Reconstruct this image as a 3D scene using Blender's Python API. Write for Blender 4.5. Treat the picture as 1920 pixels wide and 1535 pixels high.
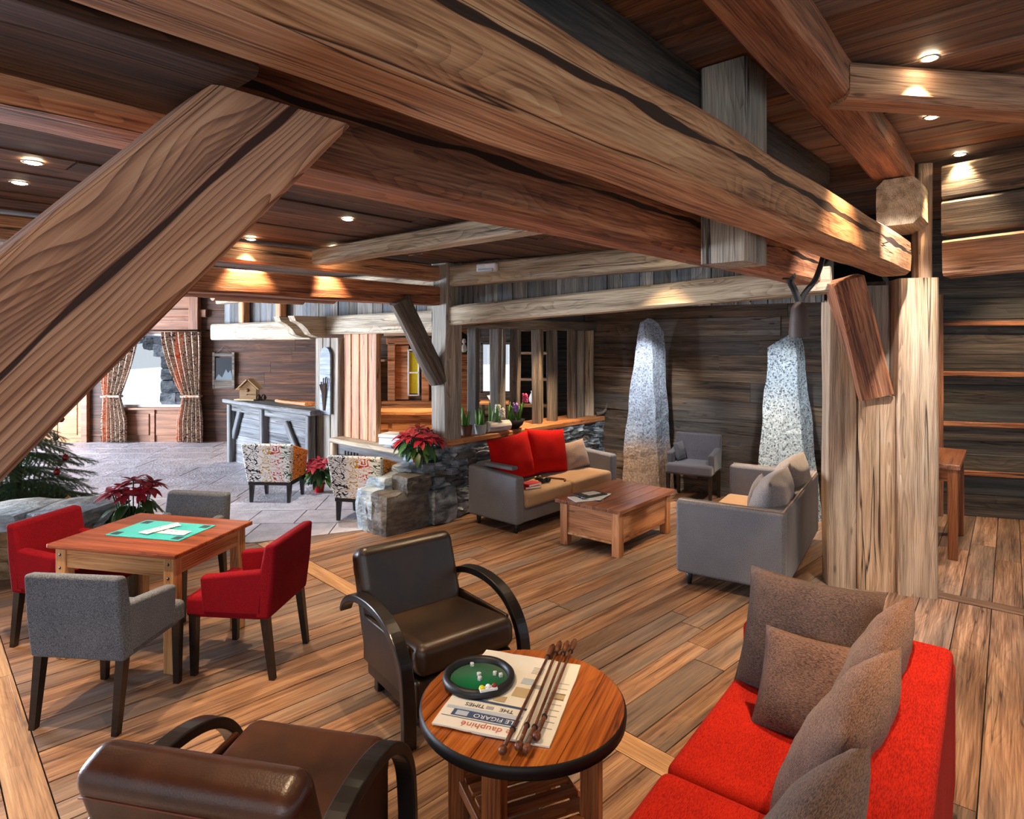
import bpy, bmesh, math, random
from mathutils import Vector, Matrix, noise as mnoise
SC = bpy.context.scene
COL = SC.collection
for _o in list(bpy.data.objects):
    bpy.data.objects.remove(_o)

# ---------------------------------------------------------------- camera
EYE = 2.05
cam_d = bpy.data.cameras.new('camera')
cam = bpy.data.objects.new('camera', cam_d)
COL.objects.link(cam)
cam.location = (0, 0, EYE)
cam.rotation_euler = (math.radians(90), 0, 0)
cam_d.sensor_fit = 'HORIZONTAL'
cam_d.sensor_width = 36.0
cam_d.lens = 36.0 * 1180 / 1920
cam_d.shift_y = -(767.5 - 640) / 1920
cam_d.clip_start = 0.02
SC.camera = cam

# ---------------------------------------------------------------- world, daylight, exposure
world = bpy.data.worlds.new('world')
SC.world = world
world.use_nodes = True
wb = world.node_tree.nodes['Background']
wb.inputs['Color'].default_value = (0.80, 0.90, 1.0, 1)
wb.inputs['Strength'].default_value = 0.62
SC.view_settings.view_transform = 'Standard'
SC.view_settings.look = 'None'
SC.view_settings.exposure = 0.42
SC.view_settings.gamma = 1.0
SC.view_settings.use_curve_mapping = False

def area_light(name, loc, target, sx, sy, power, color):
    d = bpy.data.lights.new(name, 'AREA')
    d.shape = 'RECTANGLE'; d.size = sx; d.size_y = sy
    d.energy = power; d.color = color
    o = bpy.data.objects.new(name, d); COL.objects.link(o)
    o.location = loc
    o.rotation_euler = (Vector(target) - Vector(loc)).to_track_quat('-Z', 'Y').to_euler()
    return o
# daylight of the glazed entrance front left of the stone-floored hall; plus an added fill lamp for soft daylight behind the camera
area_light('entrance_daylight', (-12.3, 8.15, 1.5), (-2, 8.0, 0.8), 5.0, 2.6, 2300, (0.74, 0.84, 1.0))
area_light('rear_daylight_fill', (-1.6, -2.6, 2.1), (0.6, 5, 1.0), 5.0, 2.6, 70, (0.90, 0.94, 1.0))

# winter sun outside, low from the entrance side
sun_d = bpy.data.lights.new('winter_sun', 'SUN'); sun_d.energy = 3.2; sun_d.angle = 0.01; sun_d.color = (1.0, 0.96, 0.9)
sun = bpy.data.objects.new('winter_sun', sun_d); COL.objects.link(sun)
sun.rotation_euler = (Vector((0.66, 0.30, -0.69))).to_track_quat('-Z', 'Y').to_euler()
# ---------------------------------------------------------------- node helpers
class NT:
    def __init__(s, name):
        s.m = bpy.data.materials.new(name); s.m.use_nodes = True
        s.t = s.m.node_tree; s.t.nodes.clear()
        s.out = s.t.nodes.new('ShaderNodeOutputMaterial')
    def n(s, typ, ins=None, **props):
        nd = s.t.nodes.new(typ)
        for k, v in props.items(): setattr(nd, k, v)
        for k, v in (ins or {}).items(): s.put(nd.inputs[k], v)
        return nd
    def put(s, sock, v):
        if isinstance(v, bpy.types.NodeSocket): s.t.links.new(v, sock)
        else:
            if isinstance(v, (tuple, list)) and sock.type == 'RGBA' and len(v) == 3: v = (*v, 1)
            sock.default_value = v
    def math(s, op, a, b=0.0, c=0.0, clamp=False):
        nd = s.n('ShaderNodeMath', {0: a, 1: b, 2: c}, operation=op); nd.use_clamp = clamp
        return nd.outputs[0]
    def vmath(s, op, a, b):
        return s.n('ShaderNodeVectorMath', {0: a, 1: b}, operation=op).outputs[0]
    def mix(s, f, a, b, blend='MIX'):
        nd = s.n('ShaderNodeMix', data_type='RGBA', blend_type=blend)
        s.put(nd.inputs[0], f); s.put(nd.inputs[6], a); s.put(nd.inputs[7], b)
        return nd.outputs[2]
    def noise(s, vec, scale=(1, 1, 1), detail=2.0, rough=0.5, dist=0.0):
        v = s.vmath('MULTIPLY', vec, scale)
        return s.n('ShaderNodeTexNoise', {'Vector': v, 'Scale': 1.0, 'Detail': detail, 'Roughness': rough, 'Distortion': dist})
    def smooth(s, v, a, b, lo=0.0, hi=1.0):
        return s.n('ShaderNodeMapRange', {'Value': v, 'From Min': a, 'From Max': b, 'To Min': lo, 'To Max': hi}, interpolation_type='SMOOTHSTEP').outputs[0]
    def ramp(s, v, stops):
        nd = s.n('ShaderNodeValToRGB', {0: v}); cr = nd.color_ramp
        while len(cr.elements) < len(stops): cr.elements.new(0.5)
        for e, (p, c) in zip(cr.elements, stops):
            e.position = p; e.color = (*c, 1)
        return nd.outputs[0]
    def bump(s, h, strength=0.3, dist=0.01):
        return s.n('ShaderNodeBump', {'Height': h, 'Strength': strength, 'Distance': dist}).outputs[0]
    def bsdf(s, color, rough=0.6, normal=None, metal=0.0, spec=0.5, sheen=0.0, coat=0.0, emit=None, estr=0.0, alpha=None, trans=0.0):
        b = s.n('ShaderNodeBsdfPrincipled', {'Base Color': color, 'Roughness': rough, 'Metallic': metal, 'Specular IOR Level': spec})
        if normal is not None: s.put(b.inputs['Normal'], normal)
        if sheen: b.inputs['Sheen Weight'].default_value = sheen
        if coat: b.inputs['Coat Weight'].default_value = coat; b.inputs['Coat Roughness'].default_value = 0.15
        if emit is not None:
            s.put(b.inputs['Emission Color'], emit); b.inputs['Emission Strength'].default_value = estr
        if trans: b.inputs['Transmission Weight'].default_value = trans
        s.t.links.new(b.outputs[0], s.out.inputs[0])
        return s.m
    def rnd(s):
        return s.n('ShaderNodeObjectInfo').outputs['Random']
    def obj(s):
        return s.n('ShaderNodeTexCoord').outputs['Object']

def srgb(r, g, b):
    f = lambda c: ((c / 255) / 12.92) if c / 255 <= 0.04045 else (((c / 255) + 0.055) / 1.055) ** 2.4
    return (f(r), f(g), f(b))

def wood(name, dark, mid, light, grey=(0.3, 0.29, 0.27), greyamt=0.3, freq=80, ring=0.5, rough=0.6, crack=1.0, crackw=0.012,
         bump=0.35, var=0.35, knots=1.0, coat=0.0, spec=0.4, fine=1.0, warp=0.10, split=None):
    N = NT(name)
    tc = N.obj(); r = N.rnd()
    off = N.n('ShaderNodeCombineXYZ', {0: N.math('MULTIPLY', r, 17.3), 1: N.math('MULTIPLY', r, 31.7), 2: N.math('MULTIPLY', r, 53.1)}).outputs[0]
    P = N.vmath('ADD', tc, off)
    sep = N.n('ShaderNodeSeparateXYZ', {0: tc})
    low = N.n('ShaderNodeSeparateColor', {0: N.noise(P, (1.1, 4, 4), 2.0).outputs['Color']})
    # knots push the rings aside
    vor = N.n('ShaderNodeTexVoronoi', {'Vector': N.vmath('MULTIPLY', P, (1.7, 6.5, 6.5)), 'Scale': 1.0, 'Randomness': 1.0})
    kd = vor.outputs['Distance']
    kpush = N.smooth(kd, 0.0, 0.55, 0.035, 0.0)
    cy = N.math('MULTIPLY', N.math('SUBTRACT', r, 0.5), 0.35)
    yy = N.math('ADD', N.math('ADD', sep.outputs[1], cy), N.math('MULTIPLY_ADD', low.outputs[0], warp, -warp / 2))
    zz = N.math('ADD', N.math('ADD', sep.outputs[2], 0.11), N.math('MULTIPLY_ADD', low.outputs[1], warp, -warp / 2))
    rad = N.math('SQRT', N.math('ADD', N.math('MULTIPLY', yy, yy), N.math('MULTIPLY', zz, zz)))
    rad = N.math('ADD', rad, kpush)
    fr = N.math('FRACT', N.math('MULTIPLY', rad, freq))
    ringv = N.math('POWER', fr, 2.5)
    streak = N.noise(P, (3.0, 110, 110), 3.0, 0.6).outputs[0]
    midn = N.noise(P, (0.9, 16, 16), 3.0, 0.55).outputs[0]
    patch = N.noise(P, (0.9, 2.6, 2.6), 3.0, 0.6).outputs[0]
    v = N.math('ADD', N.math('MULTIPLY_ADD', midn, 1.1, -0.22), N.math('MULTIPLY_ADD', streak, 0.9 * fine, -0.45 * fine))
    v = N.math('SUBTRACT', v, N.math('MULTIPLY', ringv, ring), clamp=True)
    col = N.ramp(v, [(0.0, dark), (0.32, mid), (0.7, light)])
    if greyamt > 0:
        g = N.mix(v, tuple(c * 0.45 for c in grey), tuple(min(1, c * 1.35) for c in grey))
        gm = N.math('MULTIPLY', N.smooth(N.math('ADD', patch, N.math('MULTIPLY_ADD', r, 0.3, -0.15)), 0.38, 0.68), greyamt)
        col = N.mix(gm, col, g)
    r2 = N.math('FRACT', N.math('MULTIPLY', r, 7.37))
    br = N.math('MULTIPLY_ADD', r2, var * 2, 1 - var)
    col = N.mix(1.0, col, N.n('ShaderNodeCombineColor', {0: br, 1: br, 2: br}).outputs[0], 'MULTIPLY')
    # knots
    km = N.math('MULTIPLY', N.smooth(kd, 0.035, 0.10, 1.0, 0.0), 0.75 * knots)
    col = N.mix(km, col, tuple(c * 0.35 for c in dark))
    # drying cracks along the grain
    c1 = N.noise(P, (0.22, 7.5, 7.5), 3.0, 0.5).outputs[0]
    cm = N.math('MULTIPLY', N.smooth(N.math('ABSOLUTE', N.math('SUBTRACT', c1, 0.5)), 0.0, crackw, 1.0, 0.0),
                N.smooth(N.noise(P, (0.6, 2.2, 2.2), 1.0).outputs[0], 0.48, 0.56))
    if split:
        off_, wid, amp = split
        wv = N.noise(tc, (0.9, 0, 0), 3.0, 0.6).outputs[0]
        ww = N.math('MULTIPLY_ADD', N.noise(tc, (1.7, 0, 0.0), 2.0).outputs[0], wid * 5.5, -wid * 1.9)
        dd = N.math('ABSOLUTE', N.math('SUBTRACT', sep.outputs[2], N.math('MULTIPLY_ADD', wv, amp * 2, off_ - amp)))
        sm_ = N.smooth(N.math('SUBTRACT', dd, ww), -0.0005, 0.003, 1.0, 0.0)
        cm = N.math('MAXIMUM', cm, sm_)
    col = N.mix(N.math('MULTIPLY', cm, 0.9 * crack, clamp=True), col, tuple(c * 0.18 for c in dark))
    h = N.math('MULTIPLY', streak, 0.6)
    h = N.math('SUBTRACT', h, N.math('MULTIPLY', cm, 1.6 * crack))
    return N.bsdf(col, rough, N.bump(h, bump, 0.006), spec=spec, coat=coat)

def plain(name, color, rough=0.6, metal=0.0, spec=0.5, var=0.12, scale=12, bump=0.0, coat=0.0, sheen=0.0):
    N = NT(name); P = N.obj()
    nz = N.noise(P, (scale,) * 3, 3.0).outputs[0]
    c = N.mix(nz, tuple(x * (1 - var) for x in color), tuple(min(1, x * (1 + var)) for x in color))
    nm = N.bump(N.noise(P, (scale * 6,) * 3, 2.0).outputs[0], bump, 0.004) if bump else None
    return N.bsdf(c, rough, nm, metal, spec, coat=coat, sheen=sheen)

def fabric(name, c0, c1, scale=260, stretch=(1, 1, 1), var=0.25, rough=0.95, bump=0.35, sheen=0.25):
    N = NT(name); P = N.obj()
    w = N.noise(P, tuple(scale * s for s in stretch), 2.0, 0.7).outputs[0]
    big = N.noise(P, (5, 5, 5), 3.0).outputs[0]
    f = N.math('ADD', N.smooth(w, 0.3, 0.7), N.math('MULTIPLY_ADD', big, var * 2, -var), clamp=True)
    return N.bsdf(N.mix(f, c0, c1), rough, N.bump(w, bump, 0.004), spec=0.2, sheen=sheen)

def leather(name, c0, c1, rough=0.32):
    N = NT(name); P = N.obj()
    big = N.noise(P, (3, 3, 3), 4.0, 0.6).outputs[0]
    vor = N.n('ShaderNodeTexVoronoi', {'Vector': P, 'Scale': 160.0}).outputs['Distance']
    col = N.mix(N.smooth(big, 0.3, 0.75), c0, c1)
    rg = N.math('MULTIPLY_ADD', big, 0.25, rough - 0.1)
    hh = N.math('ADD', N.math('MULTIPLY', vor, 0.3), N.noise(P, (9, 9, 9), 3.0).outputs[0])
    return N.bsdf(col, rg, N.bump(hh, 0.12, 0.01), spec=0.6)

def squiggle(name, ground, stripes, sx=1.0, lw=0.13):
    """white or orange upholstery printed with looping coloured lines"""
    N = NT(name); P = N.obj()
    nz = N.noise(P, (6.5 * sx, 6.5 * sx, 12 * sx), 1.0, 0.4, 1.6).outputs[0]
    t = N.math('ABSOLUTE', N.math('SUBTRACT', N.math('FRACT', N.math('MULTIPLY', nz, 6.0)), 0.5))
    line = N.smooth(t, lw, lw + 0.06, 1.0, 0.0)
    x = N.n('ShaderNodeSeparateXYZ', {0: P}).outputs[0]
    u = N.math('FRACT', N.math('MULTIPLY_ADD', x, 1.35, 0.53))
    k = len(stripes)
    nd = N.n('ShaderNodeValToRGB', {0: u}); cr = nd.color_ramp; cr.interpolation = 'CONSTANT'
    while len(cr.elements) < k: cr.elements.new(0.5)
    for i, (e, c) in enumerate(zip(cr.elements, stripes)):
        e.position = i / k; e.color = (*c, 1)
    return N.bsdf(N.mix(line, ground, nd.outputs[0]), 0.9, N.bump(N.noise(P, (200,) * 3).outputs[0], 0.2, 0.003), spec=0.2)

def granite(name, base, speck, warm=None, warmz=(0.6, 0.9)):
    N = NT(name); P = N.obj()
    a = N.noise(P, (30,) * 3, 4.0, 0.75).outputs[0]
    b = N.noise(P, (48,) * 3, 2.0, 0.7).outputs[0]
    big = N.noise(P, (2.2,) * 3, 3.0).outputs[0]
    c = N.mix(N.smooth(a, 0.35, 0.65), tuple(x * 0.72 for x in base), tuple(min(1, x * 1.25) for x in base))
    c = N.mix(N.smooth(b, 0.52, 0.60), c, speck)
    c = N.mix(N.math('MULTIPLY', big, 0.35), c, tuple(x * 0.6 for x in base))
    if warm:
        z = N.n('ShaderNodeSeparateXYZ', {0: P}).outputs[2]
        m = N.math('MULTIPLY', N.smooth(N.math('ADD', z, N.math('MULTIPLY_ADD', big, 0.5, -0.25)), warmz[0], warmz[1], 1.0, 0.0), 0.75)  # blends the second tone in towards the foot of the stone
        c = N.mix(m, c, N.mix(N.smooth(a, 0.4, 0.6), tuple(x * 0.5 for x in warm), warm))
    h = N.math('ADD', N.math('MULTIPLY', a, 0.5), N.noise(P, (14,) * 3, 4.0).outputs[0])
    return N.bsdf(c, 0.85, N.bump(h, 0.7, 0.02), spec=0.25)

def slate(name, c0, c1, vein, rough=0.55, var=0.4):
    N = NT(name); P0 = N.obj(); r = N.rnd()
    P = N.vmath('ADD', P0, N.n('ShaderNodeCombineXYZ', {0: N.math('MULTIPLY', r, 11.0), 1: N.math('MULTIPLY', r, 23.0), 2: N.math('MULTIPLY', r, 5.0)}).outputs[0])
    a = N.noise(P, (7, 7, 22), 5.0, 0.65).outputs[0]
    b = N.noise(P, (3, 3, 6), 3.0).outputs[0]
    c = N.mix(N.smooth(a, 0.3, 0.7), c0, c1)
    c = N.mix(N.math('MULTIPLY', N.smooth(b, 0.5, 0.7), 0.7), c, vein)
    br = N.math('MULTIPLY_ADD', N.math('FRACT', N.math('MULTIPLY', r, 9.1)), 2 * var, 1 - var)
    c = N.mix(1.0, c, N.n('ShaderNodeCombineColor', {0: br, 1: br, 2: br}).outputs[0], 'MULTIPLY')
    return N.bsdf(c, rough, N.bump(N.math('ADD', a, N.noise(P, (30,) * 3, 3.0).outputs[0]), 0.6, 0.02), spec=0.5)

def glow(name, color, strength):
    N = NT(name)
    return N.bsdf((0, 0, 0), 0.5, emit=color, estr=strength)

# ---------------------------------------------------------------- materials
M = {}
M['floor'] = wood('floor_oak', srgb(70, 48, 34), srgb(140, 103, 76), srgb(188, 150, 113), srgb(130, 121, 114), 0.65, 70, 0.09, 0.42, 0.8, 0.006, 0.3, 0.22, 0.7)
M['floor_strip'] = wood('floor_strip', srgb(110, 80, 54), srgb(172, 132, 94), srgb(208, 172, 130), srgb(156, 144, 130), 0.3, 70, 0.08, 0.42, 0.5, 0.006, 0.3, 0.1, 0.7)
M['floor_right'] = wood('floor_right', srgb(66, 46, 36), srgb(134, 100, 78), srgb(188, 150, 120), srgb(128, 120, 114), 0.45, 70, 0.11, 0.45, 0.8, 0.006, 0.3, 0.32, 0.7)
M['beam'] = wood('beam_warm', srgb(112, 70, 44), srgb(182, 128, 88), srgb(218, 170, 126), srgb(160, 140, 124), 0.4, 95, 0.14, 0.7, 1.0, 0.012, 0.5, 0.08, 0.9, fine=1.35)
M['beam_main'] = wood('beam_main', srgb(112, 70, 44), srgb(184, 130, 88), srgb(220, 172, 126), srgb(160, 140, 124), 0.4, 95, 0.15, 0.7, 1.1, 0.010, 0.5, 0.05, 0.9, fine=1.35, split=(0.03, 0.014, 0.05))
M['beam_second'] = wood('beam_second', srgb(88, 48, 30), srgb(158, 98, 64), srgb(204, 144, 100), srgb(130, 108, 92), 0.35, 95, 0.17, 0.7, 1.1, 0.010, 0.5, 0.05, 0.9, fine=1.35, split=(-0.02, 0.012, 0.06))
M['brace'] = wood('brace_fir', srgb(124, 70, 42), srgb(192, 130, 90), srgb(220, 170, 128), srgb(184, 156, 134), 0.35, 105, 0.42, 0.7, 1.1, 0.006, 0.5, 0.02, 1.0, fine=0.7, warp=0.075, split=(-0.01, 0.006, 0.025))
M['beam_red'] = wood('beam_red', srgb(88, 48, 30), srgb(158, 98, 64), srgb(204, 144, 100), srgb(130, 108, 92), 0.35, 95, 0.15, 0.7, 1.0, 0.014, 0.5, 0.12, 0.9, fine=1.35)
M['beam_pale'] = wood('beam_pale', srgb(120, 102, 80), srgb(182, 164, 136), srgb(218, 204, 178), srgb(170, 166, 156), 0.4, 75, 0.19, 0.75, 0.9, 0.012, 0.5, 0.1, 0.8)
M['post'] = wood('post_pale', srgb(126, 94, 66), srgb(194, 156, 120), srgb(226, 198, 166), srgb(196, 182, 164), 0.4, 80, 0.22, 0.75, 1.1, 0.014, 0.5, 0.1, 0.9)
M['post_grey'] = wood('post_grey', srgb(90, 80, 70), srgb(150, 138, 122), srgb(192, 180, 162), srgb(160, 158, 150), 0.6, 80, 0.19, 0.8, 1.1, 0.014, 0.5, 0.16, 0.7)
M['slat'] = wood('slat_grey', srgb(52, 44, 38), srgb(100, 88, 76), srgb(150, 136, 120), srgb(112, 110, 106), 0.6, 80, 0.17, 0.8, 0.9, 0.012, 0.5, 0.3, 0.6)
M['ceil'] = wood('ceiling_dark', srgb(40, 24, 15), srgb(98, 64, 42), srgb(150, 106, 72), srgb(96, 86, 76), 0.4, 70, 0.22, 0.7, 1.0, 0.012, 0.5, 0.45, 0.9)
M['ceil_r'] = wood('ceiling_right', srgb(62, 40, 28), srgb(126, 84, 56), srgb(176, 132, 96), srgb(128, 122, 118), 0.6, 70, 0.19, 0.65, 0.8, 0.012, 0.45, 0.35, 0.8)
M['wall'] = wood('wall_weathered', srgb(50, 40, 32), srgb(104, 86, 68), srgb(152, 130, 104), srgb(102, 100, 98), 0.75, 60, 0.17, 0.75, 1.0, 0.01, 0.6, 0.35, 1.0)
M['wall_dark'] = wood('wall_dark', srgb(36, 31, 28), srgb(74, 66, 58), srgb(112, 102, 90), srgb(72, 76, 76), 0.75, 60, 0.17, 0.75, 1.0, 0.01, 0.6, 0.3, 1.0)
M['wall_brown'] = wood('wall_brown', srgb(34, 18, 9), srgb(78, 44, 22), srgb(122, 76, 42), srgb(70, 48, 34), 0.25, 60, 0.17, 0.6, 0.9, 0.01, 0.5, 0.3, 1.0)
M['frieze'] = wood('frieze_grey', srgb(64, 60, 58), srgb(112, 106, 98), srgb(160, 150, 136), srgb(104, 110, 116), 0.8, 70, 0.17, 0.8, 0.9, 0.01, 0.5, 0.35, 0.8)
M['orange_wood'] = wood('orange_boards', srgb(128, 72, 36), srgb(196, 132, 82), srgb(226, 174, 122), srgb(180, 140, 110), 0.2, 70, 0.22, 0.6, 1.0, 0.012, 0.4, 0.12, 1.0)
M['panel_wood'] = wood('panelling', srgb(96, 56, 34), srgb(140, 92, 62), srgb(170, 120, 86), srgb(140, 110, 90), 0.1, 60, 0.11, 0.5, 0.1, 0.006, 0.2, 0.08, 0.3)
M['desk'] = wood('desk_grey', srgb(66, 66, 66), srgb(116, 116, 116), srgb(160, 160, 158), srgb(120, 124, 130), 0.7, 60, 0.17, 0.8, 1.0, 0.012, 0.6, 0.15, 0.6)
M['table_top'] = wood('table_top', srgb(84, 36, 18), srgb(140, 70, 38), srgb(170, 96, 56), srgb(150, 80, 50), 0.1, 60, 0.17, 0.3, 0.3, 0.006, 0.2, 0.08, 0.3, coat=0.3)
M['table_leg'] = wood('table_leg', srgb(140, 84, 44), srgb(204, 150, 98), srgb(226, 182, 132), srgb(190, 150, 110), 0.1, 70, 0.17, 0.4, 0.4, 0.006, 0.25, 0.08, 0.7)
M['coffee_top'] = wood('coffee_top', srgb(80, 44, 30), srgb(128, 80, 56), srgb(166, 114, 84), srgb(150, 100, 76), 0.1, 60, 0.17, 0.32, 0.3, 0.006, 0.2, 0.1, 0.5, coat=0.2)
M['coffee_body'] = wood('coffee_body', srgb(128, 76, 44), srgb(184, 124, 80), srgb(208, 154, 110), srgb(180, 130, 96), 0.1, 60, 0.17, 0.4, 0.3, 0.006, 0.25, 0.1, 0.9)
M['round_top'] = wood('round_top', srgb(104, 44, 10), srgb(176, 96, 36), srgb(208, 134, 62), srgb(170, 90, 40), 0.15, 40, 0.14, 0.28, 0.8, 0.01, 0.25, 0.12, 0.3, coat=0.25)
M['round_leg'] = wood('round_leg', srgb(84, 40, 16), srgb(142, 80, 40), srgb(178, 112, 64), srgb(120, 80, 50), 0.1, 60, 0.17, 0.4, 0.4, 0.008, 0.25, 0.15, 0.4)
M['dark_wood'] = wood('wenge', srgb(14, 9, 7), srgb(30, 20, 15), srgb(46, 31, 24), srgb(30, 24, 20), 0.1, 90, 0.11, 0.35, 0.1, 0.006, 0.15, 0.1, 0.0, coat=0.2)
M['black_wood'] = plain('black_lacquer', srgb(24, 20, 19), 0.32, spec=0.5, var=0.2, coat=0.2)
M['stick'] = wood('stick_wood', srgb(60, 30, 18), srgb(104, 58, 36), srgb(140, 84, 54), srgb(90, 60, 40), 0.1, 90, 0.17, 0.4, 0.1, 0.006, 0.2, 0.1, 0.2)
M['leather'] = leather('dark_leather', srgb(30, 20, 11), srgb(58, 38, 20), 0.34)
M['leather2'] = leather('brown_leather', srgb(50, 24, 12), srgb(92, 50, 26), 0.32)
M['seam'] = plain('seam_thread', srgb(120, 62, 40), 0.7)
M['red_bright'] = fabric('red_chenille', srgb(128, 10, 4), srgb(184, 34, 12), 60, (1, 6, 6), 0.4, sheen=0.0)
M['red_cushion'] = fabric('scarlet_cloth', srgb(158, 5, 4), srgb(198, 14, 8), 220, sheen=0.0)
M['crimson'] = fabric('crimson_cloth', srgb(100, 4, 18), srgb(142, 9, 28), 220, bump=0.2, sheen=0.0)
M['grey_cloth'] = fabric('grey_tweed', srgb(62, 68, 78), srgb(124, 130, 140), 190, sheen=0.05)
M['grey_sofa'] = fabric('grey_sofa_cloth', srgb(84, 85, 90), srgb(126, 125, 128), 200, bump=0.25, sheen=0.05)
M['grey_dark'] = fabric('charcoal_cloth', srgb(58, 56, 62), srgb(92, 88, 94), 200, bump=0.25)
M['tan_seat'] = fabric('tan_seat_cloth', srgb(146, 116, 86), srgb(184, 150, 114), 200, bump=0.2)
M['mauve'] = fabric('mauve_cloth', srgb(128, 108, 98), srgb(170, 146, 132), 160)
M['brown_cloth'] = fabric('brown_chenille', srgb(62, 44, 36), srgb(134, 100, 82), 80, (1, 5, 5), 0.45, sheen=0.08)
M['brown_dark'] = fabric('dark_brown_chenille', srgb(50, 38, 34), srgb(108, 84, 72), 80, (1, 5, 5), 0.45, sheen=0.08)
M['sq_white'] = squiggle('squiggle_white', srgb(236, 232, 224), [srgb(60, 40, 60), srgb(40, 40, 50), srgb(190, 140, 40), srgb(190, 60, 40), srgb(50, 90, 60)])
M['sq_orange'] = squiggle('squiggle_orange', srgb(226, 140, 56), [srgb(120, 70, 30), srgb(110, 60, 40)], 1.2)
M['sq_curtain'] = squiggle('squiggle_curtain', srgb(196, 172, 150), [srgb(78, 50, 44), srgb(60, 50, 50), srgb(178, 74, 34), srgb(78, 52, 48), srgb(56, 52, 54)], 1.1, 0.2)
M['granite_blue'] = granite('granite_blue', srgb(164, 178, 196), srgb(96, 106, 122), srgb(176, 134, 78), (0.45, 0.85))
M['granite_pale'] = granite('granite_pale', srgb(166, 184, 196), srgb(60, 74, 86))
M['slate'] = slate('slate', srgb(60, 68, 76), srgb(132, 144, 154), srgb(196, 210, 218), 0.5)
M['slate_brown'] = slate('slate_brown', srgb(66, 64, 62), srgb(112, 108, 102), srgb(140, 140, 138), 0.7)
M['rock'] = slate('rock_pale', srgb(116, 132, 144), srgb(176, 194, 206), srgb(218, 232, 240), 0.6, 0.15)
M['rock_tan'] = slate('rock_tan', srgb(92, 70, 46), srgb(150, 120, 84), srgb(176, 150, 116), 0.8)
M['pave'] = slate('paving', srgb(158, 154, 160), srgb(190, 186, 192), srgb(204, 201, 208), 0.4, 0.12)
M['mortar'] = plain('mortar', srgb(44, 42, 42), 0.95)
M['subfloor'] = plain('subfloor', srgb(24, 16, 11), 0.95)
M['dark_gap'] = plain('dark_backing', srgb(18, 12, 9), 0.95)
M['grout'] = plain('grout', srgb(112, 106, 100), 0.9)
M['bract'] = plain('red_bract', srgb(164, 10, 38), 0.5, var=0.35, scale=16, sheen=0.1)
M['green_leaf'] = plain('green_leaf', srgb(36, 74, 34), 0.45, var=0.4, scale=14)
M['fresh_leaf'] = plain('fresh_leaf', srgb(84, 132, 48), 0.5, var=0.35, scale=14)
M['fir'] = plain('fir_needles', srgb(66, 88, 56), 0.7, var=0.4, scale=6)
M['bark'] = plain('bark', srgb(70, 50, 36), 0.9, var=0.3, bump=0.6)
M['pot_red'] = plain('red_pot', srgb(180, 20, 22), 0.25, var=0.1)
M['pot_grey'] = plain('grey_pot', srgb(150, 152, 148), 0.7)
M['pot_brown'] = plain('brown_pot', srgb(96, 54, 30), 0.6)
M['black'] = plain('black_plastic', srgb(26, 28, 32), 0.45)
M['black_strap'] = plain('black_strap', srgb(16, 14, 14), 0.8)
M['bell'] = plain('bell_brown', srgb(70, 54, 46), 0.6, bump=0.3)
M['iron'] = plain('iron_band', srgb(34, 30, 28), 0.5, metal=0.6)
M['felt'] = fabric('green_felt', srgb(0, 104, 62), srgb(8, 128, 80), 400, bump=0.1)
M['teal_mat'] = fabric('teal_mat', srgb(0, 140, 146), srgb(6, 172, 176), 300, bump=0.1)
M['navy'] = plain('navy_print', srgb(24, 56, 70), 0.6)
M['white'] = plain('white_plastic', srgb(236, 238, 240), 0.4, var=0.03)
M['paper'] = plain('newsprint', srgb(240, 237, 226), 0.8, var=0.06)
M['ink_blue'] = plain('ink_blue', srgb(62, 84, 120), 0.8)
M['ink_dark'] = plain('ink_dark', srgb(58, 56, 56), 0.8)
M['ink_red'] = plain('ink_red', srgb(206, 104, 84), 0.8)
M['ink_grey'] = plain('ink_grey', srgb(168, 168, 168), 0.8)
M['ink_tan'] = plain('ink_tan', srgb(196, 176, 140), 0.8)
M['ink_pale'] = plain('ink_pale', srgb(186, 200, 216), 0.8)
M['yellow'] = plain('yellow_plastic', srgb(236, 220, 20), 0.35, var=0.03)
M['chip_red'] = plain('chip_red', srgb(130, 44, 30), 0.4)
M['yellow_cloth'] = fabric('yellow_curtain', srgb(168, 150, 10), srgb(212, 192, 30), 120)
M['birch'] = wood('birch_bark', srgb(80, 76, 72), srgb(190, 188, 182), srgb(226, 224, 218), srgb(200, 198, 194), 0.3, 40, 0.11, 0.8, 1.0, 0.02, 0.4, 0.1, 1.0)
M['pink'] = plain('pink_petals', srgb(212, 84, 130), 0.6, var=0.3)
M['lilac'] = plain('lilac_petals', srgb(150, 104, 190), 0.6, var=0.3)
M['white_petal'] = plain('white_petals', srgb(230, 228, 214), 0.6, var=0.1)
M['snow'] = plain('snow', (0.85, 0.88, 0.92), 0.9, var=0.03)
M['ext_stone'] = slate('exterior_stone', srgb(96, 108, 128), srgb(150, 162, 180), srgb(176, 188, 204), 0.8)
M['glass_dark'] = plain('picture_dark', srgb(22, 26, 30), 0.3)
M['pic_mount'] = plain('picture_peaks', srgb(90, 100, 106), 0.6)
M['birdwood'] = wood('bird_wood', srgb(180, 140, 96), srgb(214, 180, 136), srgb(236, 210, 172), srgb(220, 200, 170), 0.1, 60, 0.11, 0.7, 0.2, 0.006, 0.2, 0.05, 0.2)
M['board_blue'] = wood('board_blue', srgb(90, 98, 110), srgb(150, 160, 174), srgb(190, 198, 208), srgb(160, 168, 180), 0.5, 60, 0.17, 0.7, 0.8, 0.01, 0.4, 0.05, 0.4)
M['bulb'] = glow('bulb', (1.0, 0.82, 0.55), 60.0)
M['chrome'] = plain('chrome', srgb(200, 196, 188), 0.2, metal=1.0, var=0.02)
M['bauble_red'] = plain('bauble_red', srgb(110, 14, 18), 0.2, metal=0.3)
M['bauble_gold'] = plain('bauble_gold', srgb(200, 170, 110), 0.25, metal=0.6)
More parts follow.
